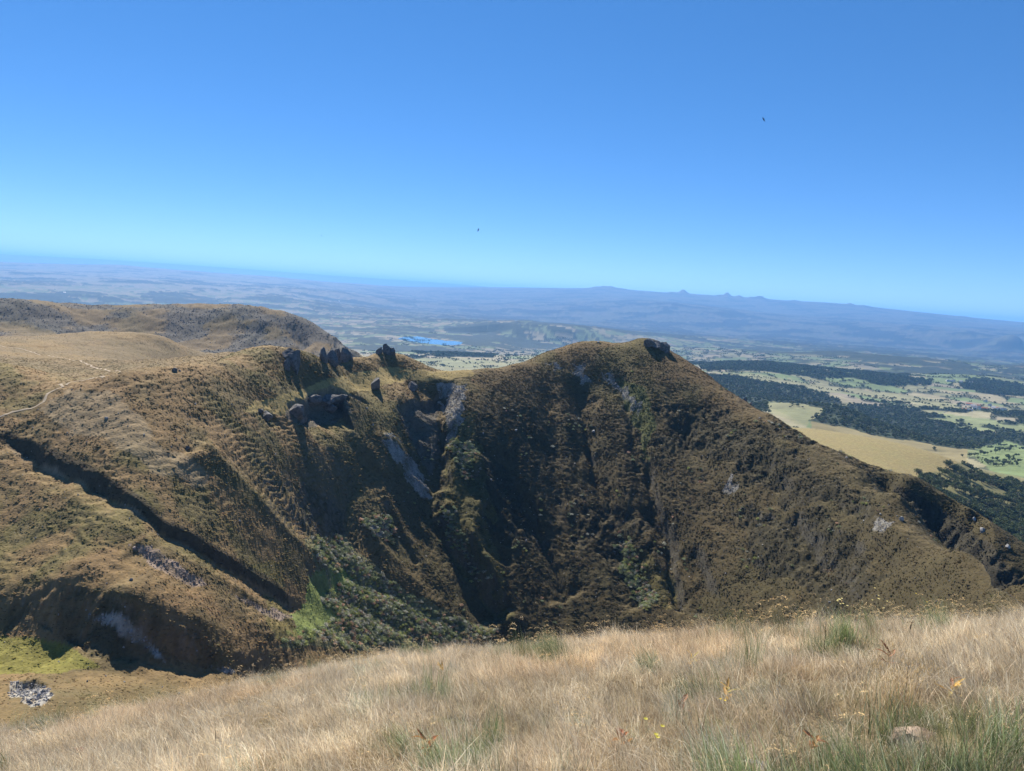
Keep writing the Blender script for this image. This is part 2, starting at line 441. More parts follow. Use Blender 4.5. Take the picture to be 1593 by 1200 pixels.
# crags: broken steep rock in patches
crag_polys = [[(1030,620),(1150,640),(1290,720),(1370,800),(1250,800),(1120,720),(1040,690)], [(1120,790),(1300,820),(1400,900),(1330,940),(1180,900)],
              [(735,730),(850,760),(860,860),(800,830),(740,800)], [(880,790),(1010,790),(1010,880),(930,880)], [(470,770),(560,780),(575,850),(490,850)],
              [(0,900),(60,905),(330,985),(340,1040),(240,1035),(60,985),(0,985)]]
cm = np.zeros(X.shape)
wpx = fbm(X / 30, Y / 30, 31, 3) * 40; wpy = fbm(X / 30, Y / 30, 32, 3) * 30
for p in crag_polys: cm = np.maximum(cm, inpoly(PX + wpx, PY + wpy, p).astype(float))
cm *= sstep(200, 215, DD)
c1 = ridged(X / 11, Y / 15, 51, 4)
c2 = ridged(X / 4.2, Y / 6, 57, 3)
cn = fbm(X / 40, Y / 40, 52, 2)
rocky = np.clip(cm * .8 + face * sstep(.1, .7, cn) * .3, 0, 1)
Z += (c1 - 1.0) * (.6 + .9 * cm) * rocky + (c2 - 1) * (.3 + .35 * cm) * rocky
# terracettes: cattle-step ledges along the contours
steep = np.clip(face + left * .5 + .25 * sstep(200, 230, DD) * (1 - sstep(640, 690, DD)), 0, 1)
u = Z / 2.3 + fbm(X / 20, Y / 16, 61, 3) * 1.5
f = u - np.floor(u)
tri = np.where(f < .7, f / .7, (1 - f) / .3) - .5
cirq = inpoly(PX, PY, [(330,640),(480,650),(600,690),(620,760),(600,860),(490,850),(400,790)])
Z += tri * (.62 + .5 * cirq) * np.clip(steep + .5 * cirq, 0, 1) * np.clip(.65 + .8 * noise(X / 22, Y / 22, 66), .15, 1.2)
Z += fbm(X / 34, Y / 34, 69, 4) * 1.3 * sstep(480, 620, DD) * (1 - sstep(1060, 1150, DD)) * (PX < 600)
# heather hummocks
Z += fbm(X / 9, Y / 9, 71, 3) * .32 * fac * (1 - .5 * sstep(700, 1000, DD))
Z += (fbm(X / 3.4, Y / 2.4, 75, 2) * .24) * fac * (.35 + .65 * steep)
# the far massif: gullied convex flank and boulder field
mas = sstep(1040, 1120, DD) * (1 - sstep(1330, 1450, DD)) * (1 - sstep(545, 575, PX))
Z += mas * (ridged((X + Y * .25 + wx) / 34, Y / 400, 81, 3) - 1.05) * 4 * sstep(360, 450, PX) * (1 - sstep(1190, 1250, DD))
Z += mas * (fbm(X / 22, Y / 26, 83, 4) * 2.2) * (1 - sstep(400, 470, PX) * .8)
# shaded side of the second spur: broken rock
sp2 = inpoly(PX, PY, [(1385,765),(1450,780),(1593,890),(1593,960),(1540,920),(1470,850)]) & (DD > 370) & (DD < 520)
Z += sp2 * ((ridged(X / 14, Y / 10, 91, 3) - 1) * 2.6)
PX, PY = proj(X, Y, Z)
# slope map, used for colour and for where shrubs stand
dZr = np.gradient(Z, axis=1) / np.gradient(D_mid)[None]
dZa = np.gradient(Z, axis=0) / (np.gradient(AZ)[:, None] * DD)
slope = np.hypot(dZr, dZa)

# ------------------------------------------------------------------ ground colours (albedo)
def mix(c, new, m):
    m = np.asarray(m)[..., None]
    return c * (1 - m) + np.asarray(new) * m
def spot(polys, PX, PY, X, Y, w=10, sc=12, seed=100, Dm=(0, 1e9), DD=None, feather=None):
    r = np.zeros(X.shape)
    q = np.array([v for p in polys for v in p], float)
    m = (PX > q[:, 0].min() - 2 * w) & (PX < q[:, 0].max() + 2 * w) & (PY > q[:, 1].min() - 2 * w) & (PY < q[:, 1].max() + 2 * w)
    if DD is not None: m &= (DD > Dm[0]) & (DD < Dm[1])
    if not m.any(): return r
    x_, y_ = X[m], Y[m]
    px = PX[m] + fbm(x_ / sc, y_ / sc, seed, 3) * w; py = PY[m] + fbm(x_ / sc, y_ / sc, seed + 5, 3) * w * .6
    k = np.zeros(x_.shape, bool)
    for p in polys: k |= inpoly(px, py, p)
    r[m] = k
    return r
BROWN = (.185, .132, .066); DARK = (.075, .06, .036); OLIVE = (.14, .125, .05); RUST = (.20, .125, .065); STRAW = (.27, .21, .115); GREY = (.27, .262, .255); SCREE = (.27, .235, .22)
n1 = fbm(X / 70, Y / 70, 201, 4); n2 = fbm(X / 18, Y / 18, 205, 4); n3 = fbm(X / 4, Y / 4, 209, 3)
C = np.broadcast_to(np.array(BROWN), X.shape + (3,)).copy()
C = mix(C, OLIVE, sstep(-.1, .5, n1 + .5 * n2) * .75)
C = mix(C, RUST, sstep(.1, .7, -n1 + .6 * n2) * .35)
C = mix(C, DARK, sstep(.05, .55, n3 + .5 * n2) * .55)
C = mix(C, STRAW, sstep(.35, .9, n2 - .6 * n3) * .35)
# steeper ground carries dark heather, gentle ground straw
C = mix(C, (.085, .072, .040), sstep(.62, 1.1, slope) * .55)
C = mix(C, (.074, .064, .034), np.maximum(face * .7, sstep(1050, 1300, PX) * (DD < 600) * .8))  # dimness of the main face and right flank painted in as darker heath
C = mix(C, (.045, .042, .028), cm * .55)  # shadows among the crags put into the colour, over dark heather
C = mix(C, (.235, .155, .085), left * .55 * sstep(.2, -.4, n2))
C = mix(C, STRAW, sstep(.35, .1, slope) * .3 * fac * (DD > 280))
fan = spot([[(470,840),(530,835),(590,890),(650,930),(720,960),(775,988),(700,1015),(430,1005),(500,960),(520,920)]], PX, PY, X, Y, 10, 10, 109, (230, 420), DD)
C = mix(C, (.19, .185, .10), fan * .75)
shelf = spot([[(395,625),(450,612),(520,588),(600,572),(690,578),(740,574),(735,583),(690,592),(640,590),(560,608),(500,628),(430,645),(380,640)]], PX, PY, X, Y, 6, 14, 110, (300, 620), DD)
C = mix(C, (.30, .235, .10), shelf * .75)
passc = spot([[(60,640),(100,598),(170,612),(240,680),(330,740),(300,760),(200,700),(120,680)]], PX, PY, X, Y, 18, 16, 112, (280, 430), DD)
C = mix(C, (.25, .20, .135), passc * .6)
yel = spot([[(-60,990),(60,990),(110,1010),(160,1035),(100,1045),(-60,1052)]], PX, PY, X, Y, 8, 10, 114, (200, 275), DD)
C = mix(C, (.165, .165, .04), yel * .8)
grn = spot([[(480,895),(520,880),(560,900),(575,925),(535,935),(520,990),(455,992),(450,960),(475,935)]], PX, PY, X, Y, 12, 8, 116, (240, 400), DD)
C = mix(C, (.17, .22, .07), grn * .85)
olv = spot([[(700,640),(740,640),(780,900),(800,980),(740,930),(690,830),(690,760)], [(380,880),(430,880),(470,1000),(430,1000)], [(975,840),(1030,880),(1060,950),(990,940)]], PX, PY, X, Y, 14, 14, 118, (200, 600), DD)
C = mix(C, (.145, .13, .05), olv * .6)
gst = spot([[(960,590),(1000,600),(1020,660),(1010,720),(985,650)]], PX, PY, X, Y, 8, 12, 119, (400, 640), DD)
C = mix(C, (.12, .14, .05), gst * .7)
# bare scree and rock
sc_l = spot([[(195,845),(250,855),(325,908),(300,912),(240,885)], [(360,928),(395,935),(455,962),(430,966)]], PX, PY, X, Y, 9, 9, 120, (220, 420), DD)
C = mix(C, (.25, .195, .165), sc_l * (.55 + .45 * sstep(-.3, .2, n3)))
sc_g = spot([[(598,672),(620,690),(650,725),(675,775),(655,775),(630,740),(605,700)], [(685,598),(725,598),(722,650),(700,690),(690,640)], [(888,563),(905,570),(925,598),(905,598)], [(935,578),(950,582),(990,620),(1000,650),(985,640)],
             [(850,562),(872,570),(868,582)], [(140,955),(200,960),(225,985),(260,1030),(225,1010),(180,980)], [(330,1035),(370,1048),(350,1050)], [(10,1060),(60,1062),(80,1080),(60,1100),(20,1085)],
             [(1360,805),(1385,812),(1380,830),(1355,822)], [(1130,735),(1145,740),(1145,770),(1132,765)], [(570,812),(600,815),(610,835),(580,835)]], PX, PY, X, Y, 9, 7, 122, (195, 640), DD)
C = mix(C, GREY, sc_g * (.35 + .65 * sstep(-.3, .3, n3 + .5 * n2)))
C = mix(C, (.13, .125, .12), sstep(1.6, 2.4, slope) * .5 * (DD > 200))
cl = spot([[(446,640),(470,622),(520,606),(541,612),(545,640),(520,660),(480,665),(450,655)], [(622,650),(640,628),(680,622),(684,700),(670,740),(640,690)]], PX, PY, X, Y, 5, 8, 124, (380, 560), DD)
C = mix(C, (.10, .095, .09), cl * .75)
sp2_shade = inpoly(PX, PY, [(1385,752),(1420,765),(1460,788),(1500,815),(1535,850),(1593,905),(1640,950),(1640,1000),(1540,920),(1470,850)]) & (DD > 385) & (DD < 520)
C = mix(C, (.055, .053, .045), sp2_shade * .7)  # dark rock, with the shade of this face painted into its colour
# foot of the left stream: pale edge
q = pl([(0,680),(80,724),(170,776),(250,826),(330,870),(400,912),(440,938)])
d, t = segdist(X, Y, q, True)
C = mix(C, (.24, .2, .16), sstep(-3.0, -1.6, d) * (d < -.4) * .6 * sstep(-.4, .3, n2))
C = mix(C, (.045, .04, .03), (d > -.6) * (d < 3.2) * .75)  # shadow band of the steep far bank painted dark over its soil
# main massif beyond: blue-grey boulders on its near flank, tan on top
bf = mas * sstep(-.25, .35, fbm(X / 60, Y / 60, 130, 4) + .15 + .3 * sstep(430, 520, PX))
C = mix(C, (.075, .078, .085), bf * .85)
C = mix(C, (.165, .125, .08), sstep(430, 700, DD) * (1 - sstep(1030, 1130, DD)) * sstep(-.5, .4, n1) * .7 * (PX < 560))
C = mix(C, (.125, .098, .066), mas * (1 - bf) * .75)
# golden shoulder and its neighbours on the right
gold = (DD > 780) & (PX > 1180) 
C = mix(C, (.215, .18, .085), gold * .9)
C = mix(C, (.21, .19, .085), gold * sstep(0, .5, n2 + .4 * n1) * .45)
wood_p = [[(1500,722),(1593,700),(1700,720),(1700,1000),(1560,900),(1540,850),(1500,800),(1440,770),(1425,745),(1470,735)]]
C = mix(C, (.10, .105, .045), spot(wood_p, PX, PY, X, Y, 20, 60, 133, (780, 1500), DD) * .7)
C = mix(C, (.105, .088, .048), (.6 + .5 * n2) * (DD < 280) * (DD > 150) * (PX < 620) * (1 - np.maximum.reduce([yel, sc_g, sc_l, grn, fan])) * sstep(1000, 1050, PY) * .8)
C = C * (np.array((1.0, .97, .84)) * (1 - .32 * sstep(600, 760, PX) * (DD < 680))[..., None])  # right part also deepens the main face's shade in the colour
C *= (1 + .22 * n3 + .12 * noise(X / 1.3, Y / 1.3, 140))[..., None]
C = np.clip(C, .012, .8)
# trodden paths: part of the ground colour as bare earth, with the ribbon built on top below
PATHS = {
 'a': ([(0,649),(20,642),(50,638),(68,627),(78,612),(98,603),(95,597)], .9, 360, 420),
}

# ------------------------------------------------------------------ materials
def new_mat(name, rough=.95):
    m = bpy.data.materials.new(name); m.use_nodes = True
    b = m.node_tree.nodes['Principled BSDF']
    b.inputs['Roughness'].default_value = rough
    b.inputs['Specular IOR Level'].default_value = .15
    return m, m.node_tree, b
def vmat(name, bump_scale=.0, bump_str=.3, nscale=1., namp=.3, rough=.95, detail=6):
    """material that takes its albedo from the 'col' attribute and adds fine grain"""
    m, t, b = new_mat(name, rough)
    at = t.nodes.new('ShaderNodeAttribute'); at.attribute_name = 'col'
    geo = t.nodes.new('ShaderNodeNewGeometry')
    nz = t.nodes.new('ShaderNodeTexNoise'); nz.inputs['Scale'].default_value = nscale; nz.inputs['Detail'].default_value = detail; nz.inputs['Roughness'].default_value = .7
    t.links.new(geo.outputs['Position'], nz.inputs['Vector'])
    mr = t.nodes.new('ShaderNodeMapRange'); mr.inputs['From Min'].default_value = .25; mr.inputs['From Max'].default_value = .75
    mr.inputs['To Min'].default_value = 1 - namp; mr.inputs['To Max'].default_value = 1 + namp
    t.links.new(nz.outputs['Fac'], mr.inputs['Value'])
    mu = t.nodes.new('ShaderNodeVectorMath'); mu.operation = 'SCALE'
    t.links.new(at.outputs['Color'], mu.inputs[0]); t.links.new(mr.outputs[0], mu.inputs['Scale'])
    t.links.new(mu.outputs[0], b.inputs['Base Color'])
    if bump_scale:
        n2_ = t.nodes.new('ShaderNodeTexNoise'); n2_.inputs['Scale'].default_value = bump_scale; n2_.inputs['Detail'].default_value = 5
        t.links.new(geo.outputs['Position'], n2_.inputs['Vector'])
        bp = t.nodes.new('ShaderNodeBump'); bp.inputs['Strength'].default_value = bump_str; bp.inputs['Distance'].default_value = 1.0 / bump_scale
        t.links.new(n2_.outputs['Fac'], bp.inputs['Height']); t.links.new(bp.outputs[0], b.inputs['Normal'])
    return m
M_TER = vmat('heath_and_rock', 1.2, .45, .8, .3)
M_LOW = vmat('fields_and_woods', .03, .15, .02, .18)
M_MEA = vmat('meadow_soil', 20, .5, 9, .4)

# ------------------------------------------------------------------ mesh helpers
def grid_mesh(name, X, Y, Z, colr, mat):
    na, nd = X.shape
    me = bpy.data.meshes.new(name)
    v = np.stack([X, Y, Z], -1).reshape(-1, 3).astype(np.float32)
    i = np.arange(na - 1)[:, None]; k = np.arange(nd - 1)[None]
    a = i * nd + k
    f = np.stack([a, a + nd, a + nd + 1, a + 1], -1).reshape(-1, 4)
    me.vertices.add(len(v)); me.vertices.foreach_set('co', v.ravel())
    me.loops.add(f.size); me.loops.foreach_set('vertex_index', f.ravel().astype(np.int32))
    me.polygons.add(len(f)); me.polygons.foreach_set('loop_start', np.arange(0, f.size, 4, dtype=np.int32))
    me.polygons.foreach_set('use_smooth', np.ones(len(f), bool))
    me.update(calc_edges=True)
    ca = me.attributes.new('col', 'FLOAT_COLOR', 'POINT')
    cc = np.ones((len(v), 4), np.float32); cc[:, :3] = colr.reshape(-1, 3)
    ca.data.foreach_set('color', cc.ravel())
    me.materials.append(mat)
    o = bpy.data.objects.new(name, me); COL.objects.link(o)
    return o
def mesh_obj(name, verts, faces, mat, parent=None, smooth=False, cols=None, link=True):
    me = bpy.data.meshes.new(name)
    me.from_pydata([tuple(v) for v in verts], [], [tuple(f) for f in faces])
    if smooth:
        for p in me.polygons: p.use_smooth = True
    if cols is not None:
        ca = me.attributes.new('col', 'FLOAT_COLOR', 'POINT')
        cc = np.ones((len(verts), 4), np.float32); cc[:, :3] = np.asarray(cols)
        ca.data.foreach_set('color', cc.ravel())
    if isinstance(mat, (list, tuple)):
        for m_ in mat: me.materials.append(m_)
    else: me.materials.append(mat)
    o = bpy.data.objects.new(name, me)
    if link: COL.objects.link(o)
    if parent: o.parent = parent
    return o
def tag(o, label, cat, group=None):
    o['label'] = label; o['category'] = cat
    if group: o['group'] = group
    return o
def empty(name, loc, rz=0, s=1):
    o = bpy.data.objects.new(name, None); COL.objects.link(o); o.location = loc; o.rotation_euler = (0, 0, rz); o.scale = (s, s, s); o.empty_display_size = .3
    return o

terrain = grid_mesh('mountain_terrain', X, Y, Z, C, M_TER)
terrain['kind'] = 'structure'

# ------------------------------------------------------------------ lowland and far hills
Zl = base(AZ, D_low)
Zl[:, 0] = Z[:, -1]
gl = Grid(AZ, D_low, Zl)
XL, YL = gl.X, gl.Y
DL = np.broadcast_to(D_low[None], XL.shape)
blend = sstep(D_low[0], D_low[0] * 1.2, DL)
rel = fbm(XL / 900, YL / 900, 301, 4) * np.clip(DL * .003, 3, 20) * blend
rel += fbm(XL / 4200, YL / 4200, 305, 4) * 34 * sstep(9000, 16000, DL) * (1 - .8 * sstep(20000, 23000, DL))
PXL, PYL = proj(XL, YL, Zl)
lake_d = np.hypot((PXL - 672) / 75, (PYL - 530) / 14)
rel *= sstep(.8, 1.6, lake_d)
LAKE = [(619,527),(628,525),(640,524),(652,524),(668,527),(690,530),(708,531),(719,533),(716,536),(703,537),(690,537),(670,535),(651,533),(638,531),(626,529)]
skyl = sstep(21500, 23500, DL)
rel *= 1 - .7 * skyl
Zl += rel
rid = (ridged((XL + YL * .3) / 3500, (YL - XL * .2) / 5200, 311, 3) - 1) * 22 * sstep(16000, 24000, DL) * (1 - sstep(27000, 29500, DL))
Zl += rid
for x_, h_, w_ in ((940, 45, 12), (925, 30, 6), (952, 30, 5), (1045, 35, 8), (1063, 95, 6), (1120, 40, 5), (1131, 105, 5), (1150, 62, 5), (1168, 40, 4), (1184, 60, 8), (1236, 35, 6), (1323, 45, 5), (1345, 25, 8), (1500, 20, 12)):
    Zl += 1.15 * h_ * np.exp(-((PXL - x_) / w_) ** 2) * np.exp(-((DL - 30600) / 1600.) ** 2)
PXK, PYK = proj(XL, YL, np.full(XL.shape, -545.))
inl = spot([LAKE], PXK, PYK, XL, YL, 0.01, 100, 1, (5000, 11000), DL)
lake_d = np.hypot((PXK - 672) / 75, (PYK - 530) / 14)
lw_ = sstep(1.9, 1.2, lake_d) * (DL > 5500) * (DL < 9500)
Zl = Zl * (1 - lw_) - 544.2 * lw_
Zl = np.where(inl > 0, -549., Zl)
# wood cover
wn = fbm(XL / 1300, YL / 800, 321, 5, .55) + .25 * fbm(XL / 260, YL / 200, 325, 3)
bias = -.18 + .10 * sstep(440, 680, PXL)
def zone(polys, val, Dm=(0, 1e9), w=5, sc=160, seed=330):
    m = spot(polys, PXL, PYL, XL, YL, w, sc, seed, Dm, DL)
    bias[m > 0] = val + (.75 * fbm(XL / 230, YL / 230, 333, 4)[m > 0] if val > 0 else 0)
WOODS = [
 [(1256,655),(1290,638),(1340,628),(1460,634),(1600,644),(1700,650),(1700,700),(1600,695),(1560,684),(1520,700),(1470,697),(1440,690),(1330,668)],
 [(1095,584),(1160,592),(1230,602),(1290,614),(1310,626),(1250,628),(1180,624),(1120,604)],
 [(1085,572),(1130,566),(1190,564),(1260,569),(1340,577),(1400,584),(1450,592),(1440,602),(1380,600),(1310,598),(1250,592),(1170,580),(1100,578)],
 [(1490,597),(1530,590),(1593,598),(1700,600),(1700,612),(1593,608),(1500,604)],
 [(690,508),(740,503),(790,503),(860,508),(930,524),(945,538),(870,545),(800,542),(720,534),(700,520)],
 [(600,530),(640,536),(690,541),(740,549),(770,556),(720,556),(650,552),(600,542),(548,532),(560,527)],
 [(0,457),(60,457),(150,461),(200,468),(250,478),(180,482),(120,474),(0,468)],
 [(215,462),(235,453),(262,452),(300,462),(360,468),(300,474),(240,472)],
 [(0,435),(110,437),(60,442),(0,442)], [(150,463),(250,480),(200,486),(150,480)],
 [(400,466),(440,460),(446,470),(480,473),(430,473)],
 [(1540,573),(1593,570),(1700,575),(1700,582),(1560,580)],
]
OPENS = [
 [(1105,578),(1170,582),(1260,596),(1390,612),(1470,625),(1500,640),(1450,632),(1330,612),(1290,612),(1240,604),(1150,592)],
 [(1190,625),(1240,626),(1300,640),(1260,655),(1255,664),(1200,645)],
 [(1250,578),(1262,579),(1272,586),(1255,584)],
 [(610,560),(700,554),(790,562),(860,545),(900,560),(760,590),(620,590)],
 [(1490,628),(1593,625),(1700,635),(1700,646),(1593,644),(1500,634)],
 [(1518,690),(1560,682),(1700,690),(1700,735),(1560,745),(1520,712)],
 [(60,480),(90,470),(160,484),(120,488)], [(0,443),(300,444),(300,452),(0,455)],
 [(640,538),(760,547),(840,552),(980,545),(960,552),(860,558),(760,556),(690,545)],
]
for k, w_ in enumerate(OPENS): zone([w_], -1.3, (1450, 30000))
for k, w_ in enumerate(WOODS): zone([w_], .62, (1450, 30000))
near_wood = (DL < 1900) & (PXL > 1400)
bias = np.where(near_wood, -.1, bias)
wood = sstep(.0, .10, wn + bias)
wood = np.where(DL > 24000, sstep(.05, .3, wn + bias) * .7, wood)
rot = .35
ux, uy = (XL * math.cos(rot) + YL * math.sin(rot)), (-XL * math.sin(rot) + YL * math.cos(rot))
jx = fbm(XL / 500, YL / 500, 341, 2) * 60
cid, ced = voronoi((ux + jx) / 150, (uy + jx) / 210, 345)
cid2, ced2 = voronoi((ux + jx) / 900, (uy - jx) / 1200, 348)
FC = np.broadcast_to(np.array((.25, .22, .14)), XL.shape + (3,)).copy()
FC = mix(FC, (.165, .17, .085), sstep(800, 1150, PXL) * .75)
FC = mix(FC, (.12, .17, .07), (cid > .62) * .8)
FC = mix(FC, (.15, .19, .075), ((cid2 > .55) & (PXL > 900)) * .55)
FC = mix(FC, (.28, .24, .15), (cid < .22) * .7)
FC = mix(FC, (.24, .20, .15), ((cid > .4) & (cid < .5)) * .7)
hw = np.clip(9 + DL * .002, 9, 40) / 180
hedge = (ced < hw * (.6 + noise(XL / 180, YL / 180, 352))) * (noise(XL / 420, YL / 420, 355) > -.25)
FC = mix(FC, (.035, .045, .025), hedge * .8 * (DL < 26000) * (PXL > 480))
gold2 = spot([[(1060,600),(1300,700),(1500,790),(1540,720),(1490,719),(1400,690),(1275,668),(1250,640)]], PXL, PYL, XL, YL, 3, 60, 357, (1400, 1950), DL)
FC = mix(FC, (.215, .18, .085), np.where(PXL > 1262, sstep(2300, 2000, DL), sstep(1700, 1500, DL)) * (PXL > 1180) * (PXL < 1505))
FC = mix(FC, (.20, .195, .10), spot([OPENS[0], OPENS[1], OPENS[3]], PXL, PYL, XL, YL, 3, 100, 358, (1450, 6000), DL) * .8)
FC = mix(FC, (.14, .18, .07), spot([OPENS[5]], PXL, PYL, XL, YL, 3, 60, 359, (1450, 3000), DL) * .8)
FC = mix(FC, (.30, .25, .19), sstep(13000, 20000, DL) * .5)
WD = np.array((.032, .042, .022)) * (1 + .3 * noise(XL / 30, YL / 30, 361))[..., None]
FC = FC * (1 - wood[..., None]) + WD * wood[..., None]
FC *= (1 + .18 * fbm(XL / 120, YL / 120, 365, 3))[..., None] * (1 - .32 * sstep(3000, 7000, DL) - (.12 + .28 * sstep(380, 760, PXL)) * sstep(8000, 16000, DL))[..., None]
FC = np.clip(FC, .012, .8)
FC[:, 0] = C[:, -1]
for k in range(1, 12):
    w_ = k / 12
    FC[:, k] = C[:, -1] * (1 - w_) + FC[:, k] * w_
# forest canopy stands above the fields
can = wood * sstep(5200, 6500, DL) * np.clip(DL * .0016, 0, 22) * (1 - sstep(20000, 26000, DL))
can *= sstep(.95, 1.5, lake_d)
Zl += can * (1 + .35 * noise(XL / 60, YL / 60, 371))
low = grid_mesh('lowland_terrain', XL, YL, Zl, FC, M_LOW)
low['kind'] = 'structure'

# ------------------------------------------------------------------ the meadow underfoot
D_mea = np.r_[np.linspace(.3, 22, 260), np.geomspace(22.4, 62, 60)]
AZM = np.linspace(-1.15, 1.25, 420)
def mea_z(a, D):
    x = np.sin(a) * D; y = np.cos(a) * D
    b = near_z(a, D)
    b = b + (fbm(x / 1.1, y / 1.1, 401, 3) * .07 + fbm(x / .32, y / .32, 405, 2) * .03) * (1 - sstep(18, 40, D))
    aw = np.clip(a, -.83, .83)
    return b
Zn = mea_z(AZM[:, None], D_mea[None])
tt = crm(GA, np.clip(AZM, -.82, .82)) @ G @ crm(GL, np.log(np.maximum(D_mea, 46))).T * D_mea[None]
wn_ = sstep(22, 60, D_mea)[None]
Zn = Zn * (1 - wn_) + (tt + .25) * wn_
gn = Grid(AZM, D_mea, Zn)
cn_ = np.broadcast_to(np.array((.15, .115, .06)), Zn.shape + (3,)).copy()
cn_ = mix(cn_, (.07, .085, .03), sstep(0, .5, fbm(gn.X / .7, gn.Y / .7, 411, 3)) * .6)
meadow = grid_mesh('meadow_ground', gn.X, gn.Y, Zn, cn_, M_MEA)
meadow['kind'] = 'structure'

# ------------------------------------------------------------------ the air
hz = bpy.data.materials.new('haze'); hz.use_nodes = True
t_ = hz.node_tree
for n_ in list(t_.nodes): t_.nodes.remove(n_)
o_ = t_.nodes.new('ShaderNodeOutputMaterial'); v_ = t_.nodes.new('ShaderNodeVolumePrincipled')
v_.inputs['Color'].default_value = (.21, .50, .97, 1)
v_.inputs['Density'].default_value = 3.6e-5
v_.inputs['Anisotropy'].default_value = .15
t_.links.new(v_.outputs[0], o_.inputs['Volume'])
zmin = min(float(Zl.min()), float(Z.min())) - 1.5
bx = (-62000, 62000, -200, 71500, zmin, float(max(Zl.max(), Z.max(), 40.)) + 25.)
vs = [(bx[i], bx[2 + j], bx[4 + k]) for i in (0, 1) for j in (0, 1) for k in (0, 1)]
fs = [(0, 1, 3, 2), (4, 6, 7, 5), (0, 4, 5, 1), (2, 3, 7, 6), (0, 2, 6, 4), (1, 5, 7, 3)]
haze = mesh_obj('haze', vs, fs, hz)
haze['kind'] = 'stuff'

# ------------------------------------------------------------------ scattering on points
def leafmat(name, trans=.3, rough=.8, spec=.1, from_inst=True, fixed=None):
    m = bpy.data.materials.new(name); m.use_nodes = True; t = m.node_tree
    for n_ in list(t.nodes): t.nodes.remove(n_)
    o = t.nodes.new('ShaderNodeOutputMaterial')
    at = t.nodes.new('ShaderNodeAttribute'); at.attribute_name = 'col'
    src = at.outputs['Color']
    if from_inst:
        ti = t.nodes.new('ShaderNodeAttribute'); ti.attribute_type = 'INSTANCER'; ti.attribute_name = 'tint'
        mu = t.nodes.new('ShaderNodeVectorMath'); mu.operation = 'MULTIPLY'
        t.links.new(src, mu.inputs[0]); t.links.new(ti.outputs['Color'], mu.inputs[1]); src = mu.outputs[0]
    d = t.nodes.new('ShaderNodeBsdfPrincipled'); d.inputs['Roughness'].default_value = rough; d.inputs['Specular IOR Level'].default_value = spec
    t.links.new(src, d.inputs['Base Color'])
    if trans > 0:
        tr = t.nodes.new('ShaderNodeBsdfTranslucent'); t.links.new(src, tr.inputs['Color'])
        mx = t.nodes.new('ShaderNodeMixShader'); mx.inputs[0].default_value = trans
        t.links.new(d.outputs[0], mx.inputs[1]); t.links.new(tr.outputs[0], mx.inputs[2]); t.links.new(mx.outputs[0], o.inputs['Surface'])
    else: t.links.new(d.outputs[0], o.inputs['Surface'])
    return m
def scatter(name, pts, rot, scl, tint, idx, variants):
    """one mass: points carrying instances of the variants"""
    src = bpy.data.collections.new(name + '_pieces')
    for k, v in enumerate(variants): v.name = 'zz%02d_%s' % (k, name); src.objects.link(v)
    me = bpy.data.meshes.new(name); n_ = len(pts)
    me.vertices.add(n_); me.vertices.foreach_set('co', np.asarray(pts, np.float32).ravel())
    for an, ty, key, arr in (('rot', 'FLOAT_VECTOR', 'vector', rot), ('scl', 'FLOAT_VECTOR', 'vector', scl), ('tint', 'FLOAT_COLOR', 'color', np.c_[tint, np.ones(n_)]), ('idx', 'INT', 'value', idx)):
        a_ = me.attributes.new(an, ty, 'POINT'); a_.data.foreach_set(key, np.asarray(arr, np.int32 if ty == 'INT' else np.float32).ravel())
    o = bpy.data.objects.new(name, me); COL.objects.link(o); o['kind'] = 'stuff'
    ng = bpy.data.node_groups.new(name, 'GeometryNodeTree')
    ng.interface.new_socket('Geometry', in_out='INPUT', socket_type='NodeSocketGeometry')
    ng.interface.new_socket('Geometry', in_out='OUTPUT', socket_type='NodeSocketGeometry')
    gi = ng.nodes.new('NodeGroupInput'); go = ng.nodes.new('NodeGroupOutput')
    mp = ng.nodes.new('GeometryNodeMeshToPoints'); ip = ng.nodes.new('GeometryNodeInstanceOnPoints'); ci = ng.nodes.new('GeometryNodeCollectionInfo')
    ci.inputs['Collection'].default_value = src; ci.inputs['Separate Children'].default_value = True; ci.inputs['Reset Children'].default_value = True
    ip.inputs['Pick Instance'].default_value = True
    def attr(nm, ty):
        a_ = ng.nodes.new('GeometryNodeInputNamedAttribute'); a_.data_type = ty; a_.inputs['Name'].default_value = nm
        return a_.outputs['Attribute']
    L = ng.links.new
    L(gi.outputs[0], mp.inputs['Mesh']); L(mp.outputs[0], ip.inputs['Points']); L(ci.outputs[0], ip.inputs['Instance'])
    L(attr('idx', 'INT'), ip.inputs['Instance Index']); L(attr('rot', 'FLOAT_VECTOR'), ip.inputs['Rotation']); L(attr('scl', 'FLOAT_VECTOR'), ip.inputs['Scale'])
    L(ip.outputs[0], go.inputs[0])
    md = o.modifiers.new('scatter', 'NODES'); md.node_group = ng
    return o

def ico(sub):
    import bmesh
    bm = bmesh.new(); bmesh.ops.create_icosphere(bm, subdivisions=sub, radius=1)
    v = np.array([p.co[:] for p in bm.verts]); f = [[q.index for q in p.verts] for p in bm.faces]; bm.free()
    return v, f
ICO2, ICO2F = ico(2); ICO3, ICO3F = ico(3)
def n3d(v, s, sc=1.):
    return noise(v[:, 0] * sc + v[:, 2] * .7 * sc, v[:, 1] * sc - v[:, 2] * .6 * sc, s) + noise(v[:, 2] * sc, v[:, 0] * sc + 3, s + 1) * .7

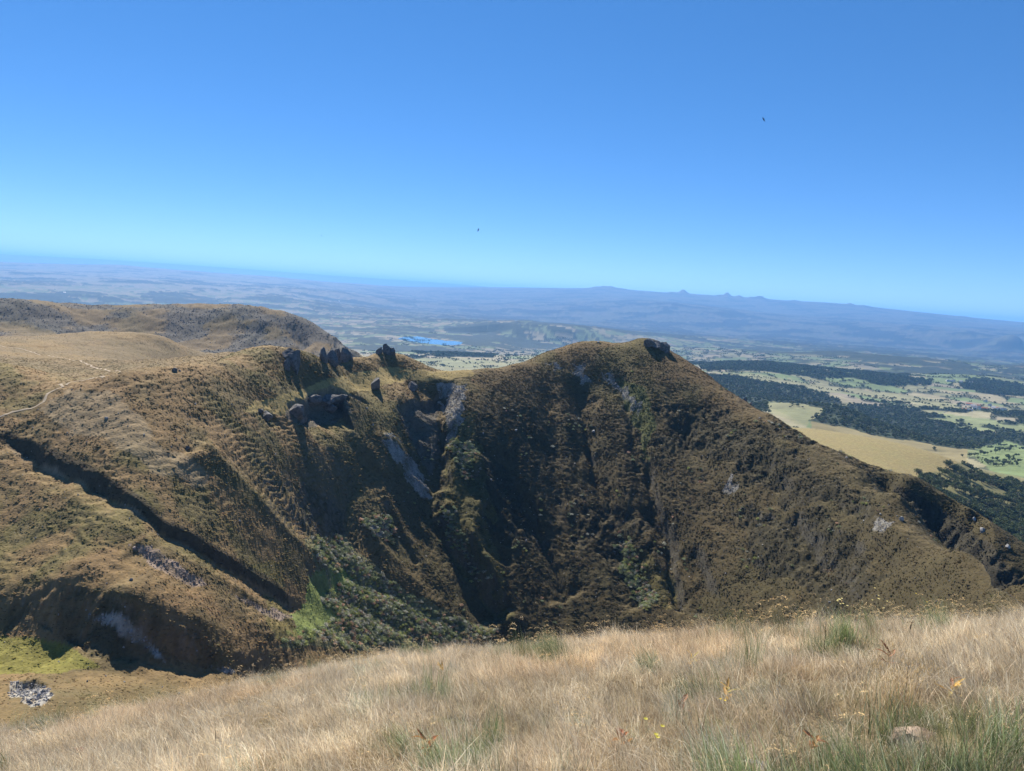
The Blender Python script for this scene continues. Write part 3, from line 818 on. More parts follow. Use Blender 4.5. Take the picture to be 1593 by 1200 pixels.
M_HEA = leafmat('heather', .0, .95, .05)
M_LEAF = leafmat('foliage', .15, .8, .1)
def hummock(seed):
    v = ICO2.copy(); k = 1 + .35 * n3d(v, seed, 1.7) + .12 * np.random.default_rng(seed).normal(size=len(v))
    v = v * k[:, None]; v[:, 2] *= .45; v[:, 2] = np.maximum(v[:, 2], -.25)
    c = np.ones((len(v), 3)) * (1 + .25 * np.random.default_rng(seed + 1).normal(size=len(v)))[:, None]
    return mesh_obj('hummock', v, ICO2F, M_HEA, cols=np.clip(c, .4, 1.6), link=False)
def leafy(seed, nl, size, shape, lumps=9):
    """a crown made of many small leaf clumps gathered in lumps, with gaps between"""
    r = np.random.default_rng(seed); V = []; Fc = []; Cc = []
    lc = r.normal(size=(lumps, 3)); lc /= np.linalg.norm(lc, axis=1)[:, None]; lc *= r.uniform(.35, .75, (lumps, 1)); lr = r.uniform(.28, .48, lumps)
    for i in range(nl):
        k = r.integers(lumps); d = r.normal(size=3); d /= np.linalg.norm(d); p = lc[k] + d * lr[k] * r.uniform(.75, 1.05)
        nrm = d * .8 + r.normal(size=3) * .5; nrm /= np.linalg.norm(nrm)
        a = np.cross(nrm, r.normal(size=3)); a /= np.linalg.norm(a); b = np.cross(nrm, a); s_ = size * r.uniform(.6, 1.3)
        b0 = len(V); p = p * shape
        V += [p - a * s_, p - b * s_ * .8, p + a * s_, p + b * s_ * .8]; Fc.append((b0, b0 + 1, b0 + 2, b0 + 3))
        c_ = r.uniform(.7, 1.35) * (1 + .15 * (k % 3)); Cc += [(c_, c_ * r.uniform(.95, 1.08), c_)] * 4
    return V, Fc, Cc

# heather and grass hummocks over the mountainside
def choose(gr, dens, n_, seed):
    r = np.random.default_rng(seed)
    da = gr.az[1] - gr.az[0]; dD = np.gradient(gr.D)[None]
    w = (dens * gr.D[None] * da * dD).astype(float); w = np.cumsum(w.ravel()); w /= w[-1]
    i = np.searchsorted(w, r.random(n_)); a, k = np.unravel_index(i, gr.Z.shape)
    aa = gr.az[a] + (r.random(n_) - .5) * da; D = gr.D[k] + (r.random(n_) - .5) * dD[0][k]
    x = np.sin(aa) * D; y = np.cos(aa) * D
    return x, y, gr.at_many(x, y), a, k
inview = (PX > -120) & (PX < 1720) & (PY < 1250)
scr = np.maximum.reduce([sc_l, sc_g])
dens = (.35 + .65 * sstep(-.3, .5, fbm(X / 14, Y / 14, 501, 3))) * (DD > 185) * (DD < 700) * inview * (1 - .93 * scr) * (1 - .6 * grn) + .10 * (DD > 700) * (DD < 1400) * (PX < 560) * inview + .7 * (DD > 160) * (DD <= 185) * inview * (1 - .93 * scr)
dens = dens * (1 - .8 * shelf) * (1 - .55 * passc) * (.35 + .65 * sstep(.25, .6, slope))
PATH_LINES = [([(-15,652),(0,649),(20,642),(50,638),(68,627),(78,612),(98,603),(95,598)], (330, 400)), ([(101,600),(118,594),(140,590),(165,587)], (355, 420))]
NH = 230000
x, y, z, ia, ik = choose(gm, dens, NH, 11)
r = np.random.default_rng(12)
far_ = np.ones(NH, bool)
for q_, Dm_ in PATH_LINES:
    dp_, _ = segdist(x, y, pl(q_, *Dm_)); far_ &= dp_ > 2.2
x, y, z, ia, ik = x[far_], y[far_], z[far_], ia[far_], ik[far_]; NH = len(x)
big = sstep(.5, 1.0, slope[ia, ik])
sz = r.uniform(.18, .38, NH) * np.clip(np.hypot(x, y) / 470, .60, 1.1) * .82 * (1 + .55 * big) * (1 + .7 * (r.random(NH) < .05))
tint = C[ia, ik] * r.uniform(.62, 1.06, (NH, 1)) * (1 + r.normal(size=(NH, 3)) * .06)  # mostly darker than the ground, so tufts read as small shadows
tint = mix(tint, (.065, .07, .035), (r.random(NH) < .10) * .5)
hum = scatter('heather_hummocks', np.c_[x, y, z + .05], np.c_[r.normal(size=(NH, 2)) * .15, r.normal(size=NH) * .4], np.c_[sz * r.uniform(1.1, 2.6, NH), sz, sz * r.uniform(.55, 1.0, NH)], np.clip(tint, .01, .6), r.integers(0, 5, NH), [hummock(600 + k) for k in range(5)])

# shrub thickets in the ravines
shr_p = [[(480,838),(530,835),(580,885),(640,930),(700,960),(770,985),(700,1010),(640,990),(560,1010),(440,1000),(520,965),(500,930),(545,900),(500,880)], [(680,780),(700,800),(730,850),(765,905),(745,905),(700,850)],
         [(960,830),(985,840),(1000,880),(1020,930),(1010,960),(985,930),(970,880)], [(560,805),(610,800),(620,840),(580,840)], [(700,680),(735,690),(745,740),(715,745)]]
sm = spot(shr_p, PX, PY, X, Y, 12, 9, 510, (235, 560), DD)
sm = sm + .03 * face * (fbm(X / 20, Y / 20, 512, 2) > .4)
NS = 5200
def shrub(seed):
    V, Fc, Cc = leafy(seed, 260, .10, np.array([1, 1, .62]), 12); V = np.array(V); V[:, 2] += .3
    return mesh_obj('shrub', V, Fc, M_LEAF, cols=Cc, link=False)
x, y, z, ia, ik = choose(gm, sm * (.3 + .7 * sstep(-.2, .3, fbm(X / 12, Y / 12, 515, 2))), NS, 13)
r = np.random.default_rng(14); sz = r.uniform(.8, 1.9, NS); kk = r.random(NS)[:, None]
tint = np.where(kk < .45, (.12, .145, .08), np.where(kk < .7, (.19, .20, .165), np.where(kk < .9, (.15, .17, .06), (.23, .16, .11)))) * r.uniform(1.1, 2.4, (NS, 1)) * np.array((1.05, .97, .95))
scatter('shrub_thicket', np.c_[x, y, z], np.c_[np.zeros((NS, 2)), r.uniform(0, 6.28, NS)], np.c_[sz, sz, sz * r.uniform(.6, 1, NS)], tint, r.integers(0, 4, NS), [shrub(620 + k) for k in range(4)])

# boulders strewn on the near flank of the far massif and on scree
def stone(seed, cuts=9, sub=ICO2, fc=ICO2F, rough=.05):
    r_ = np.random.default_rng(seed); v = sub.copy() * 1.25
    for k in range(cuts):
        d = r_.normal(size=3); d /= np.linalg.norm(d); h = r_.uniform(.5, .9); q = v @ d
        v = v - np.outer(np.maximum(q - h, 0), d)
    v *= (1 + rough * n3d(v, seed, 3.1))[:, None]
    return v, fc
M_STONE = leafmat('boulder_stone', 0, .9, .2)
def stone_obj(seed):
    v, f_ = stone(seed); return mesh_obj('stone', v, f_, M_STONE, cols=np.ones((len(v), 3)), link=False)
bd = bf * mas + .0
NB = 6000
x, y, z, ia, ik = choose(gm, bd * (DD > 1050), NB, 15); r = np.random.default_rng(16); sz = r.uniform(.4, 1.1, NB)
g_ = r.uniform(.10, .17, (NB, 1)) * np.array((1, 1, 1.04))
scatter('boulder_field', np.c_[x, y, z], r.uniform(0, 6.28, (NB, 3)), np.c_[sz, sz * r.uniform(.7, 1, NB), sz * .7], g_, r.integers(0, 4, NB), [stone_obj(640 + k) for k in range(4)])
NR = 11000
x, y, z, ia, ik = choose(gm, sc_g + .5 * sc_l + .05 * fan + .012 * face + .004 * left, NR, 17); r = np.random.default_rng(18); sz = r.uniform(.12, .42, NR) * (1 + 1.2 * (r.random(NR) < .04))
g_ = np.where(sc_l[ia, ik][:, None] > 0, (.25, .2, .17), (.24, .235, .23)) * r.uniform(.6, 1.2, (NR, 1))
scatter('scree_stones', np.c_[x, y, z], r.uniform(0, 6.28, (NR, 3)), np.c_[sz, sz * r.uniform(.7, 1, NR), sz * .7], g_, r.integers(0, 4, NR), [stone_obj(650 + k) for k in range(4)])

# ------------------------------------------------------------------ grass
M_GRASS = leafmat('grass_blades', .45, .5, .4)
def blade(V, Fc, Cc, r, p, L, w, lean, curve, az, c, seg=4):
    """a tapering ribbon that rises, leans and droops"""
    d = np.array([math.cos(az), math.sin(az)]); side = np.array([-d[1], d[0]]); tw = r.uniform(-.9, .9)
    sd = np.array([side[0] * math.cos(tw) + d[0] * math.sin(tw), side[1] * math.cos(tw) + d[1] * math.sin(tw), 0])
    b0 = len(V); pos = np.array(p, float); ang = lean * .3
    for k in range(seg + 1):
        f_ = k / seg; ww = w * (1 - f_ ** 1.6) + .0003
        V.append(pos - sd * ww * .5); V.append(pos + sd * ww * .5)
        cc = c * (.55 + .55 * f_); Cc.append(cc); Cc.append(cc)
        ang = lean * .3 + lean * .7 * f_ + curve * f_ * f_
        st = L / seg
        pos = pos + np.array([d[0] * math.sin(ang), d[1] * math.sin(ang), math.cos(ang)]) * st
    for k in range(seg):
        a_ = b0 + 2 * k; Fc.append((a_, a_ + 1, a_ + 3, a_ + 2))
    return pos, ang, d
STRAWS = [np.array(c) for c in ((.80, .68, .45), (.86, .76, .55), (.72, .57, .40), (.62, .48, .30), (.40, .29, .18), (.92, .85, .66))]
GREENS = [np.array(c) for c in ((.15, .20, .08), (.20, .25, .12), (.28, .33, .22), (.11, .15, .06), (.50, .46, .28))]
WIND = math.pi * .96
def clump(seed, kind):
    r = np.random.default_rng(seed); V = []; Fc = []; Cc = []
    if kind == 'dry':
        for i in range(62):
            q = r.normal(size=2) * .075; c = STRAWS[r.choice(6, p=[.26, .22, .18, .14, .1, .1])] * r.uniform(.75, 1.15)
            blade(V, Fc, Cc, r, (q[0], q[1], -.02), r.uniform(.16, .34), (r.uniform(.0016, .0034) if i % 9 else .0052), r.uniform(.7, 1.5), r.uniform(-.2, .7), WIND + r.normal() * .8, c)
        
    elif kind == 'mat':
        for i in range(70):
            q = r.normal(size=2) * .09; c = STRAWS[r.choice(6, p=[.2, .1, .2, .25, .2, .05])] * r.uniform(.5, .95)
            blade(V, Fc, Cc, r, (q[0], q[1], -.01), r.uniform(.08, .2), r.uniform(.0015, .003), r.uniform(.4, 1.5), r.uniform(-.3, .9), r.uniform(0, 6.28), c, 3)
    elif kind == 'green':
        for i in range(58):
            q = r.normal(size=2) * .055; c = GREENS[r.choice(5, p=[.3, .25, .15, .2, .1])] * r.uniform(.7, 1.2)
            blade(V, Fc, Cc, r, (q[0], q[1], -.02), r.uniform(.2, .42), r.uniform(.002, .0042), r.uniform(.35, .95), r.uniform(.0, .5), WIND + r.normal() * .6, c)
    elif kind == 'silver':
        for i in range(60):
            q = r.normal(size=2) * .07; c = (GREENS[2] if r.random() < .5 else STRAWS[5]) * r.uniform(.8, 1.2)
            blade(V, Fc, Cc, r, (q[0], q[1], -.02), r.uniform(.14, .3), r.uniform(.0015, .003), r.uniform(.5, 1.2), r.uniform(.0, .7), WIND + r.normal() * .7, c)
    elif kind == 'seed':
        for i in range(7):
            q = r.normal(size=2) * .08; c = STRAWS[r.choice(4)] * r.uniform(.9, 1.2); L = r.uniform(.22, .34)
            pos, ang, d = blade(V, Fc, Cc, r, (q[0], q[1], 0), L, .0022, r.uniform(.35, .75), r.uniform(.1, .4), WIND + r.normal() * .35, c, 5)
            # nodding panicle: a spindle of spikelets
            for j in range(16):
                f_ = j / 15; a2 = ang + 1.0 * f_
                pp = pos + np.array([d[0] * math.sin(a2), d[1] * math.sin(a2), math.cos(a2)]) * (.06 * f_)
                e = r.normal(size=3); e /= np.linalg.norm(e); e = e * .35 + np.array([d[0] * math.sin(a2), d[1] * math.sin(a2), math.cos(a2)]) ; e *= .014
                s_ = np.cross(e, r.normal(size=3)); s_ /= np.linalg.norm(s_); s_ *= .0024 * (1.1 - .6 * f_)
                o_ = r.normal(size=3) * .004
                b0 = len(V); V += [pp + o_, pp + o_ + e * .5 + s_, pp + o_ + e, pp + o_ + e * .5 - s_]; Fc.append((b0, b0 + 1, b0 + 2, b0 + 3)); Cc += [np.array((.66, .50, .27)) * r.uniform(.7, 1.2)] * 4
    return mesh_obj('clump', V, Fc, M_GRASS, cols=Cc, link=False)
kinds = ['dry'] * 4 + ['mat'] * 2 + ['green'] * 3 + ['silver'] * 2 + ['seed'] * 3
variants = [clump(700 + k, kd) for k, kd in enumerate(kinds)]
def ring(d0_, d1_, dens_, seed):
    r = np.random.default_rng(seed); a0, a1 = -.95, .98
    n_ = int((a1 - a0) * .5 * (d1_ ** 2 - d0_ ** 2) * dens_)
    D = np.sqrt(r.uniform(d0_ ** 2, d1_ ** 2, n_)); a = r.uniform(a0, a1, n_)
    return np.sin(a) * D, np.cos(a) * D
pts = [ring(1.35, 4, 190, 21), ring(4, 8, 120, 22), ring(8, 13, 90, 23), ring(13, 17, 55, 24)]
gx = np.concatenate([p[0] for p in pts]); gy = np.concatenate([p[1] for p in pts]); NG = len(gx)
gz = gn.at_many(gx, gy); gd = np.hypot(gx, gy)
r = np.random.default_rng(25)
na = fbm(gx / 1.3, gy / 1.3, 801, 3); nb = fbm(gx / .45, gy / .45, 805, 2); nc = fbm(gx / 2.6, gy / 2.6, 808, 2)
GPX, GPY = proj(gx, gy, gz)
greenness = na * .9 + nb * .5 + .75 * sstep(5.2, 2.4, gd) * sstep(-2.2, .8, gx) - .31
u_ = r.random(NG)
idx = r.integers(0, 4, NG)
idx = np.where(u_ < .34, 4 + r.integers(0, 2, NG), idx)
idx = np.where((greenness > .38) & (u_ > .35), 6 + r.integers(0, 3, NG), idx)
idx = np.where((greenness <= .38) & (greenness > .15) & (u_ > .45), 9 + r.integers(0, 2, NG), idx)
seedm = (r.random(NG) < .03 + .11 * sstep(7, 10, gd) * (1 - sstep(12.5, 13.5, gd)) * (.25 + .75 * sstep(-5, 4, gx)))
idx = np.where(seedm, 11 + r.integers(0, 3, NG), idx)
hgt = .67 + .15 * r.normal(size=NG) + .35 * nb
tn = np.ones((NG, 3)) * (1.02 + .2 * r.normal(size=(NG, 1)) + .36 * nc[:, None] + .34 * nb[:, None])
warm = sstep(-.2, .6, fbm(gx / 3.5, gy / 3.5, 811, 2) + .12 * (gd - 7) * (gx > 0) * .5)[:, None]
tn = tn * (1 - warm * .5 + warm * .5 * np.array((1.05, .90, .74)))
pink = sstep(0, .6, fbm(gx / 2, gy / 2, 815, 2))[:, None]
tn = tn * (1 - pink * .5 + pink * .5 * np.array((1.0, .94, .88)))
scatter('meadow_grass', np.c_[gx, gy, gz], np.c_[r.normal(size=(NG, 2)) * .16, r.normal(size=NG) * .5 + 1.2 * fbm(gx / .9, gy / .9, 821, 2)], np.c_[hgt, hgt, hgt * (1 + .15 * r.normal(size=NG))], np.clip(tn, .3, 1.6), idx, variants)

# ------------------------------------------------------------------ water
LZ = -545.
def on_level(x, y, z):
    a, t = ray(x, y); D = z / float(t); a = float(a); return (math.sin(a) * D, math.cos(a) * D, z)
lv = [on_level(x, y, LZ) for x, y in LAKE]
c_ = np.mean(lv, 0); lv = [tuple(c_ + (np.array(p) - c_) * 1.12) for p in lv]; lv = [(p[0], p[1], LZ) for p in lv]
mw, tw, bw = new_mat('lake_water', .12); bw.inputs['Base Color'].default_value = (.02, .07, .12, 1); bw.inputs['Specular IOR Level'].default_value = .6
nw = tw.nodes.new('ShaderNodeTexNoise'); nw.inputs['Scale'].default_value = .05; gw = tw.nodes.new('ShaderNodeNewGeometry'); tw.links.new(gw.outputs['Position'], nw.inputs['Vector'])
bpw = tw.nodes.new('ShaderNodeBump'); bpw.inputs['Strength'].default_value = .1; bpw.inputs['Distance'].default_value = 1; tw.links.new(nw.outputs['Fac'], bpw.inputs['Height']); tw.links.new(bpw.outputs[0], bw.inputs['Normal'])
lake = mesh_obj('lake_water', lv + [tuple(c_)], [(i, (i + 1) % len(lv), len(lv)) for i in range(len(lv))], mw); lake['kind'] = 'structure'

# ------------------------------------------------------------------ footpaths
M_PATH, tp, bpth = new_mat('trodden_earth'); bpth.inputs['Base Color'].default_value = (.36, .29, .20, 1)
def path(pts, width, Dmin, Dmax, seed=0):
    q = [gm.hit(x, y, Dmin, Dmax) for x, y in pts]
    P3 = []
    for a_, b_ in zip(q[:-1], q[1:]):
        n_ = max(2, int((b_ - a_).xy.length / 1.2))
        P3 += [a_.lerp(b_, k / n_) for k in range(n_)]
    P3.append(q[-1]); V = []; Fc = []
    for k, p in enumerate(P3):
        d = (P3[min(k + 1, len(P3) - 1)] - P3[max(k - 1, 0)]); s_ = Vector((-d.y, d.x, 0)).normalized()
        wv = float(noise(np.array([k / 6.]), np.array([seed * 3.3]), 77)[0]); p = p + s_ * wv * width * .8
        w_ = width * (.8 + .5 * float(noise(np.array([k / 3.]), np.array([seed * 3.3]), 78)[0]))
        for e in (-.5, 0, .5):
            u_ = p + s_ * w_ * e; V.append((u_.x, u_.y, gm.at(u_.x, u_.y) + (.16 if e else .22)))
    for k in range(len(P3) - 1):
        for e in (0, 1): a_ = 3 * k + e; Fc.append((a_, a_ + 1, a_ + 4, a_ + 3))
    o = mesh_obj('footpath', V, Fc, M_PATH); o['kind'] = 'structure'; return o
path([(-15,652),(0,649),(20,642),(50,638),(68,627),(78,612),(98,603),(95,598)], 1.7, 330, 400, 1)
path([(101,600),(118,594),(140,590),(165,587)], 1.5, 355, 420, 2)
path([(-10,536),(40,545),(90,556),(140,568),(188,579)], 1.8, 540, 850, 3)

# ------------------------------------------------------------------ rocks
def rockmat():
    m, t, b = new_mat('rock', .9)
    g_ = t.nodes.new('ShaderNodeNewGeometry'); nz = t.nodes.new('ShaderNodeTexNoise'); nz.inputs['Scale'].default_value = .6; nz.inputs['Detail'].default_value = 8; nz.inputs['Roughness'].default_value = .7
    t.links.new(g_.outputs['Position'], nz.inputs['Vector']); r_ = t.nodes.new('ShaderNodeValToRGB')
    r_.color_ramp.elements[0].position = .3; r_.color_ramp.elements[0].color = (.05, .048, .045, 1); r_.color_ramp.elements[1].position = .7; r_.color_ramp.elements[1].color = (.20, .195, .19, 1)
    t.links.new(nz.outputs['Fac'], r_.inputs[0]); t.links.new(r_.outputs[0], b.inputs['Base Color'])
    bp = t.nodes.new('ShaderNodeBump'); bp.inputs['Strength'].default_value = .7; bp.inputs['Distance'].default_value = .5; t.links.new(nz.outputs['Fac'], bp.inputs['Height']); t.links.new(bp.outputs[0], b.inputs['Normal'])
    return m
M_ROCK = rockmat()
M_PALE, tpl, bpl = new_mat('pale_stone', .9); bpl.inputs['Base Color'].default_value = (.34, .33, .31, 1)
def rock_mesh(seed, w, d, h, mat=M_ROCK, cuts=12):
    v, f_ = stone(seed, cuts, ICO3, ICO3F, .07); v = v / np.abs(v).max(0)
    v = v * np.array((w / 2, d / 2, h * .62)); v[:, 2] += h * .38
    me = bpy.data.meshes.new('rock'); me.from_pydata([tuple(p) for p in v], [], f_); me.materials.append(mat); return me
def place(x, y, Dmin, Dmax, sink=.15):
    p = gm.hit(x, y, Dmin, Dmax); return p, math.hypot(p.x, p.y) / math.cos(math.atan2(p.x, p.y)) / F
def rock(label, x, y, w, h, Dr=(380, 620), mat=M_ROCK, name='boulder', cat='rock', depth=.9, tilt=0, group=None, seed=None):
    p, k = place(x, y, *Dr); sd = seed or int(x * 7 + y * 3)
    W_, H_ = w * k, h * k * 1.12
    o = bpy.data.objects.new(name, rock_mesh(sd, W_, W_ * depth, H_, mat)); COL.objects.link(o)
    o.location = (p.x, p.y, p.z - H_ * .12); o.rotation_euler = (0, tilt, sd % 7)
    return tag(o, label, cat, group)
def outcrop(label, x, y, pieces, Dr=(380, 620)):
    p, k = place(x, y, *Dr); e = empty('rock_outcrop', p)
    tag(e, label, 'rock outcrop')
    for n_, (dx, dy, w, h, dep) in enumerate(pieces):
        q = gm.hit(x + dx, y + dy, *Dr); W_, H_ = w * k * 1.25, h * k * 1.3
        o = bpy.data.objects.new('rock_pillar', rock_mesh(int(x) + n_ * 13, W_, W_ * dep, H_)); COL.objects.link(o); o.parent = e
        o.location = (q.x - p.x, q.y - p.y, q.z - p.z - H_ * .15); o.rotation_euler = (0, 0, .3 * math.sin(n_ * 2.3))
    return e
outcrop('tall grey rock pillar on the ridge, left of the row of four rocks', 458, 574, [(0,0,16,30,.8), (-12,3,9,15,1), (-10,-16,18,16,1)], (400, 520))
outcrop('row of blocky grey rocks fused into a wall on the ridge crest', 516, 564, [(-13,0,12,20,1), (-1,1,19,20,.8), (11,0,12,21,1), (20,-1,13,21,.9)], (430, 540))
rock('small dark rock at the right end of the rock wall on the crest', 545, 560, 9, 12, (430, 560))
outcrop('cluster of dark boulders on top of the small grassy knoll', 602, 551, [(-12,0,10,9,1), (-1,0,12,14,.9), (7,1,11,13,1)], (480, 600))
rock('rounded grey boulder on the shelf below the grassy knoll', 584, 606, 18, 18, (420, 580))
rock('dark boulder standing left of the head of the main ravine', 642, 607, 19, 19, (420, 580))
outcrop('broad dark crag jutting from the slope below the grassy shelf', 505, 650, [(-22,-14,26,14,.7), (2,-22,34,13,.7), (22,-20,26,15,.7), (-45,0,20,16,.8), (-36,6,13,12,1), (8,-8,22,12,.6)], (380, 500))
rock('low dark rock in the slope left of the broad crag', 415, 652, 22, 11, (340, 460))
outcrop('dark broken crag on the summit of the main ridge', 1020, 541, [(-11,-3,17,10,1), (0,0,18,10,1), (12,4,15,12,.9), (17,7,10,9,1)], (580, 680))
for x, y, w, h, lb in ((571,637,4,3,'small white stone right of the broad crag'), (581,662,4,3,'white stone below and right of the broad crag'), (802,671,4,3,'white stone on the left part of the main ridge face'),
                       (923,674,5,3,'pale stone in the middle of the main ridge face'), (428,709,4,3,'white stone on the brown slope left of the ravine'), (372,813,4,3,'grey stone on the slope above the green patch'),
                       (1403,811,7,5,'pale block beside the trail down the right spur'), (930,533,4,3,'white stone on the crest left of the summit'), (1515,811,5,5,'pale rock on the edge of the far right spur'),
                       (1527,829,6,5,'pale rock lower on the edge of the far right spur'), (1568,854,5,4,'white stone lowest on the edge of the far right spur')):
    rock(lb, x, y, w, h, (250, 640), M_PALE, 'stone', 'stone')
for x, y, w, h, lb in ((1160,614,8,5,'dark rock on the right shoulder of the summit ridge'), (1168,620,6,4,'smaller dark rock just below the one on the right shoulder'), (292,700,7,5,'grey rock in a dark heather patch on the left slope'),
                       (273,578,9,5,'dark rock on the left end of the main crest'), (405,645,9,6,'dark boulder on the slope above the low dark rock')):
    rock(lb, x, y, w, h, (250, 640))

# ------------------------------------------------------------------ trees
M_BARK, _t, bb = new_mat('bark'); bb.inputs['Base Color'].default_value = (.09, .07, .05, 1)
M_CROWN = leafmat('tree_foliage', .12, .8, .08, from_inst=False)
def crown_mesh(seed, colr, nl=420, sz=.105):
    V, Fc, Cc = leafy(seed, nl, sz, np.array([1, 1, .82]), 14); V = np.array(V)
    me = bpy.data.meshes.new('crown'); me.from_pydata([tuple(p) for p in V * 5.2 + np.array((0, 0, 7.2))], [], Fc)
    ca = me.attributes.new('col', 'FLOAT_COLOR', 'POINT'); cc = np.ones((len(V), 4), np.float32); cc[:, :3] = np.clip(np.array(Cc) * colr, 0, 1); ca.data.foreach_set('color', cc.ravel()); me.materials.append(M_CROWN); return me
def trunk_mesh(seed):
    r_ = np.random.default_rng(seed); V = []; Fc = []
    def limb(a_, b_, r0, r1):
        a_ = Vector(a_); b_ = Vector(b_); d = (b_ - a_).normalized(); s1 = d.orthogonal().normalized(); s2 = d.cross(s1); b0 = len(V)
        for p, rr in ((a_, r0), (b_, r1)):
            for k in range(6): V.append(p + s1 * rr * math.cos(k * 1.0472) + s2 * rr * math.sin(k * 1.0472))
        for k in range(6): Fc.append((b0 + k, b0 + (k + 1) % 6, b0 + 6 + (k + 1) % 6, b0 + 6 + k))
    limb((0, 0, -1), (.1, 0, 5), .42, .25)
    for k in range(5):
        a_ = r_.uniform(0, 6.28); limb((0, 0, 3 + .5 * k), (2.4 * math.cos(a_), 2.4 * math.sin(a_), 6 + k * .5), .17, .05)
    me = bpy.data.meshes.new('trunk'); me.from_pydata([tuple(p) for p in V], [], Fc); me.materials.append(M_BARK); return me
TC = [(.075, .092, .038), (.055, .075, .036), (.095, .115, .045), (.085, .088, .05)]
crowns = [crown_mesh(900 + k, np.array(TC[k])) for k in range(4)]; trunks = [trunk_mesh(910 + k) for k in range(2)]
tk = 0
def tree(p, s_, label, group, k):
    global tk
    e = empty('broadleaf_tree', p, (k * 2.399) % 6.28, s_); e.scale = (s_, s_, s_ * (.85 + .3 * hsh(k, 3))); tag(e, label, 'tree', group)
    for nm, me in (('crown', crowns[k % 4]), ('trunk', trunks[k % 2])):
        o = bpy.data.objects.new(nm, me); COL.objects.link(o); o.parent = e
    tk += 1
ORD = 'first second third fourth fifth sixth seventh eighth ninth tenth eleventh twelfth thirteenth fourteenth fifteenth sixteenth seventeenth eighteenth nineteenth twentieth twenty-first twenty-second twenty-third twenty-fourth twenty-fifth twenty-sixth'.split()
ROWS = [
 ('in the hedgerow below the tip of the golden shoulder', 'trees in the upper hedgerow below the golden shoulder', [(1470,727),(1486,735),(1500,744),(1520,752),(1545,757)], 20),
 ('in the middle line below the golden shoulder', 'trees in the middle line below the golden shoulder', [(1462,735),(1478,745),(1494,752),(1510,757)], 14),
 ('in the clump at the golden shoulder lower edge', 'trees of the left clump below the golden shoulder', [(1427,738),(1438,746),(1450,756),(1462,762),(1484,762),(1500,768),(1516,772)], 26),
 ('in the lower line running to the right edge', 'trees of the lower line towards the right edge', [(1520,770),(1540,776),(1560,782),(1593,800)], 18),
 ('beside the small grassy clearing at the right edge', 'trees around the small clearing at the right edge', [(1555,757),(1575,762),(1600,768)], 12),
 ('in the belt between the two green fields', 'trees between the two green fields', [(1505,712),(1530,708),(1560,703),(1578,700)], 20),
 ('along the far side of the upper green field', 'trees behind the upper green field', [(1520,694),(1550,691),(1575,688)], 8),
]
r = np.random.default_rng(31); k_ = 0
for lab, grp, plx, n_ in ROWS:
    q = np.array(plx, float); row_ = []
    for j in range(n_):
        f_ = (j + r.random() * .6) / n_ * (len(q) - 1); i_ = min(int(f_), len(q) - 2); x, y = q[i_] + (q[i_ + 1] - q[i_]) * (f_ - i_) + r.normal(size=2) * (2.0, 1.2)
        gg = gm if y > 728 else gl
        p = gm.hit(x, y, 800, 1445) if y > 722 else gl.hit(x, y, 1455, 3000)
        row_.append((x, p))
    for j, (x, p) in enumerate(sorted(row_, key=lambda v: v[0])):
        tree(p, r.uniform(.65, 1.15), ORD[j] + ' tree from the left ' + lab, grp, k_); k_ += 1
# the wood filling the right edge below: its nearer trees are trees of their own
n_ = 0
while n_ < 170:
    x = r.uniform(1528, 1604); y = r.uniform(782, 900)
    if x < 1528 + (y - 782) * .42: continue
    if 1560 < x and abs(y - (797 + (x - 1560) * .62)) < 4: continue
    p = gm.hit(x, y, 800, 1440); tree(p, r.uniform(.6, 1.05), 'tree in the dense wood at the right edge beyond the shaded spur', 'trees of the dense wood at the right edge', k_); k_ += 1; n_ += 1
for x, y, lb in ((1338,621,'lone round tree in the pale field above the wood, left one'), (1362,620,'lone round tree in the pale field above the wood, right one'), (1223,604,'tree standing out at the upper edge of the wood left of the pale field')):
    tree(gl.hit(x, y, 1460, 6000), 1.5, lb, None, k_); k_ += 1

def forest_tree(seed):
    V, Fc, Cc = leafy(seed, 120, .2, np.array([1, 1, .8]), 8); V = np.array(V) * 5.2 + np.array((0, 0, 6.0))
    return mesh_obj('forest_tree', V, Fc, M_LEAF, cols=Cc, link=False)
fv = [forest_tree(930 + k) for k in range(4)]
NF = 30000
fd = wood * (DL < 5600) * (PXL > 1040) * (PXL < 1760) * (DL > 1460) + wood * (DL < 5600) * (PXL <= 1040) * (PXL > 560) * .6
x, y, z, ia, ik = choose(gl, fd, NF, 33); r = np.random.default_rng(34); sz = r.uniform(.8, 1.35, NF) * (1 + sstep(2500, 5000, np.hypot(x, y)) * .4)
tint = np.array(TC)[r.integers(0, 4, NF)] * r.uniform(.7, 1.2, (NF, 1))
scatter('forest_canopy', np.c_[x, y, z], np.c_[np.zeros((NF, 2)), r.uniform(0, 6.28, NF)], np.c_[sz, sz, sz * r.uniform(.8, 1.1, NF)], tint, r.integers(0, 4, NF), fv)
NW = 2600
wd2 = (DD > 800) * (PX > 1430) * (PX < 1760) * sstep(-.1, .25, fbm(X / 60, Y / 60, 520, 3) + .0025 * (PY - 760)) * inpoly(PX, PY, wood_p[0])
x, y, z, ia, ik = choose(gm, wd2 + 1e-9, NW, 35); r = np.random.default_rng(36); sz = r.uniform(.5, .95, NW)
tint = np.array(TC)[r.integers(0, 4, NW)] * r.uniform(.7, 1.2, (NW, 1))
scatter('woodland_understorey', np.c_[x, y, z - 1], np.c_[np.zeros((NW, 2)), r.uniform(0, 6.28, NW)], np.c_[sz, sz, sz * r.uniform(.7, 1.1, NW)], tint, r.integers(0, 4, NW), fv)
NHG = 16000
hd = hedge * (wood < .3) * (DL < 9000) * (DL > 1800) * (PXL > 560)
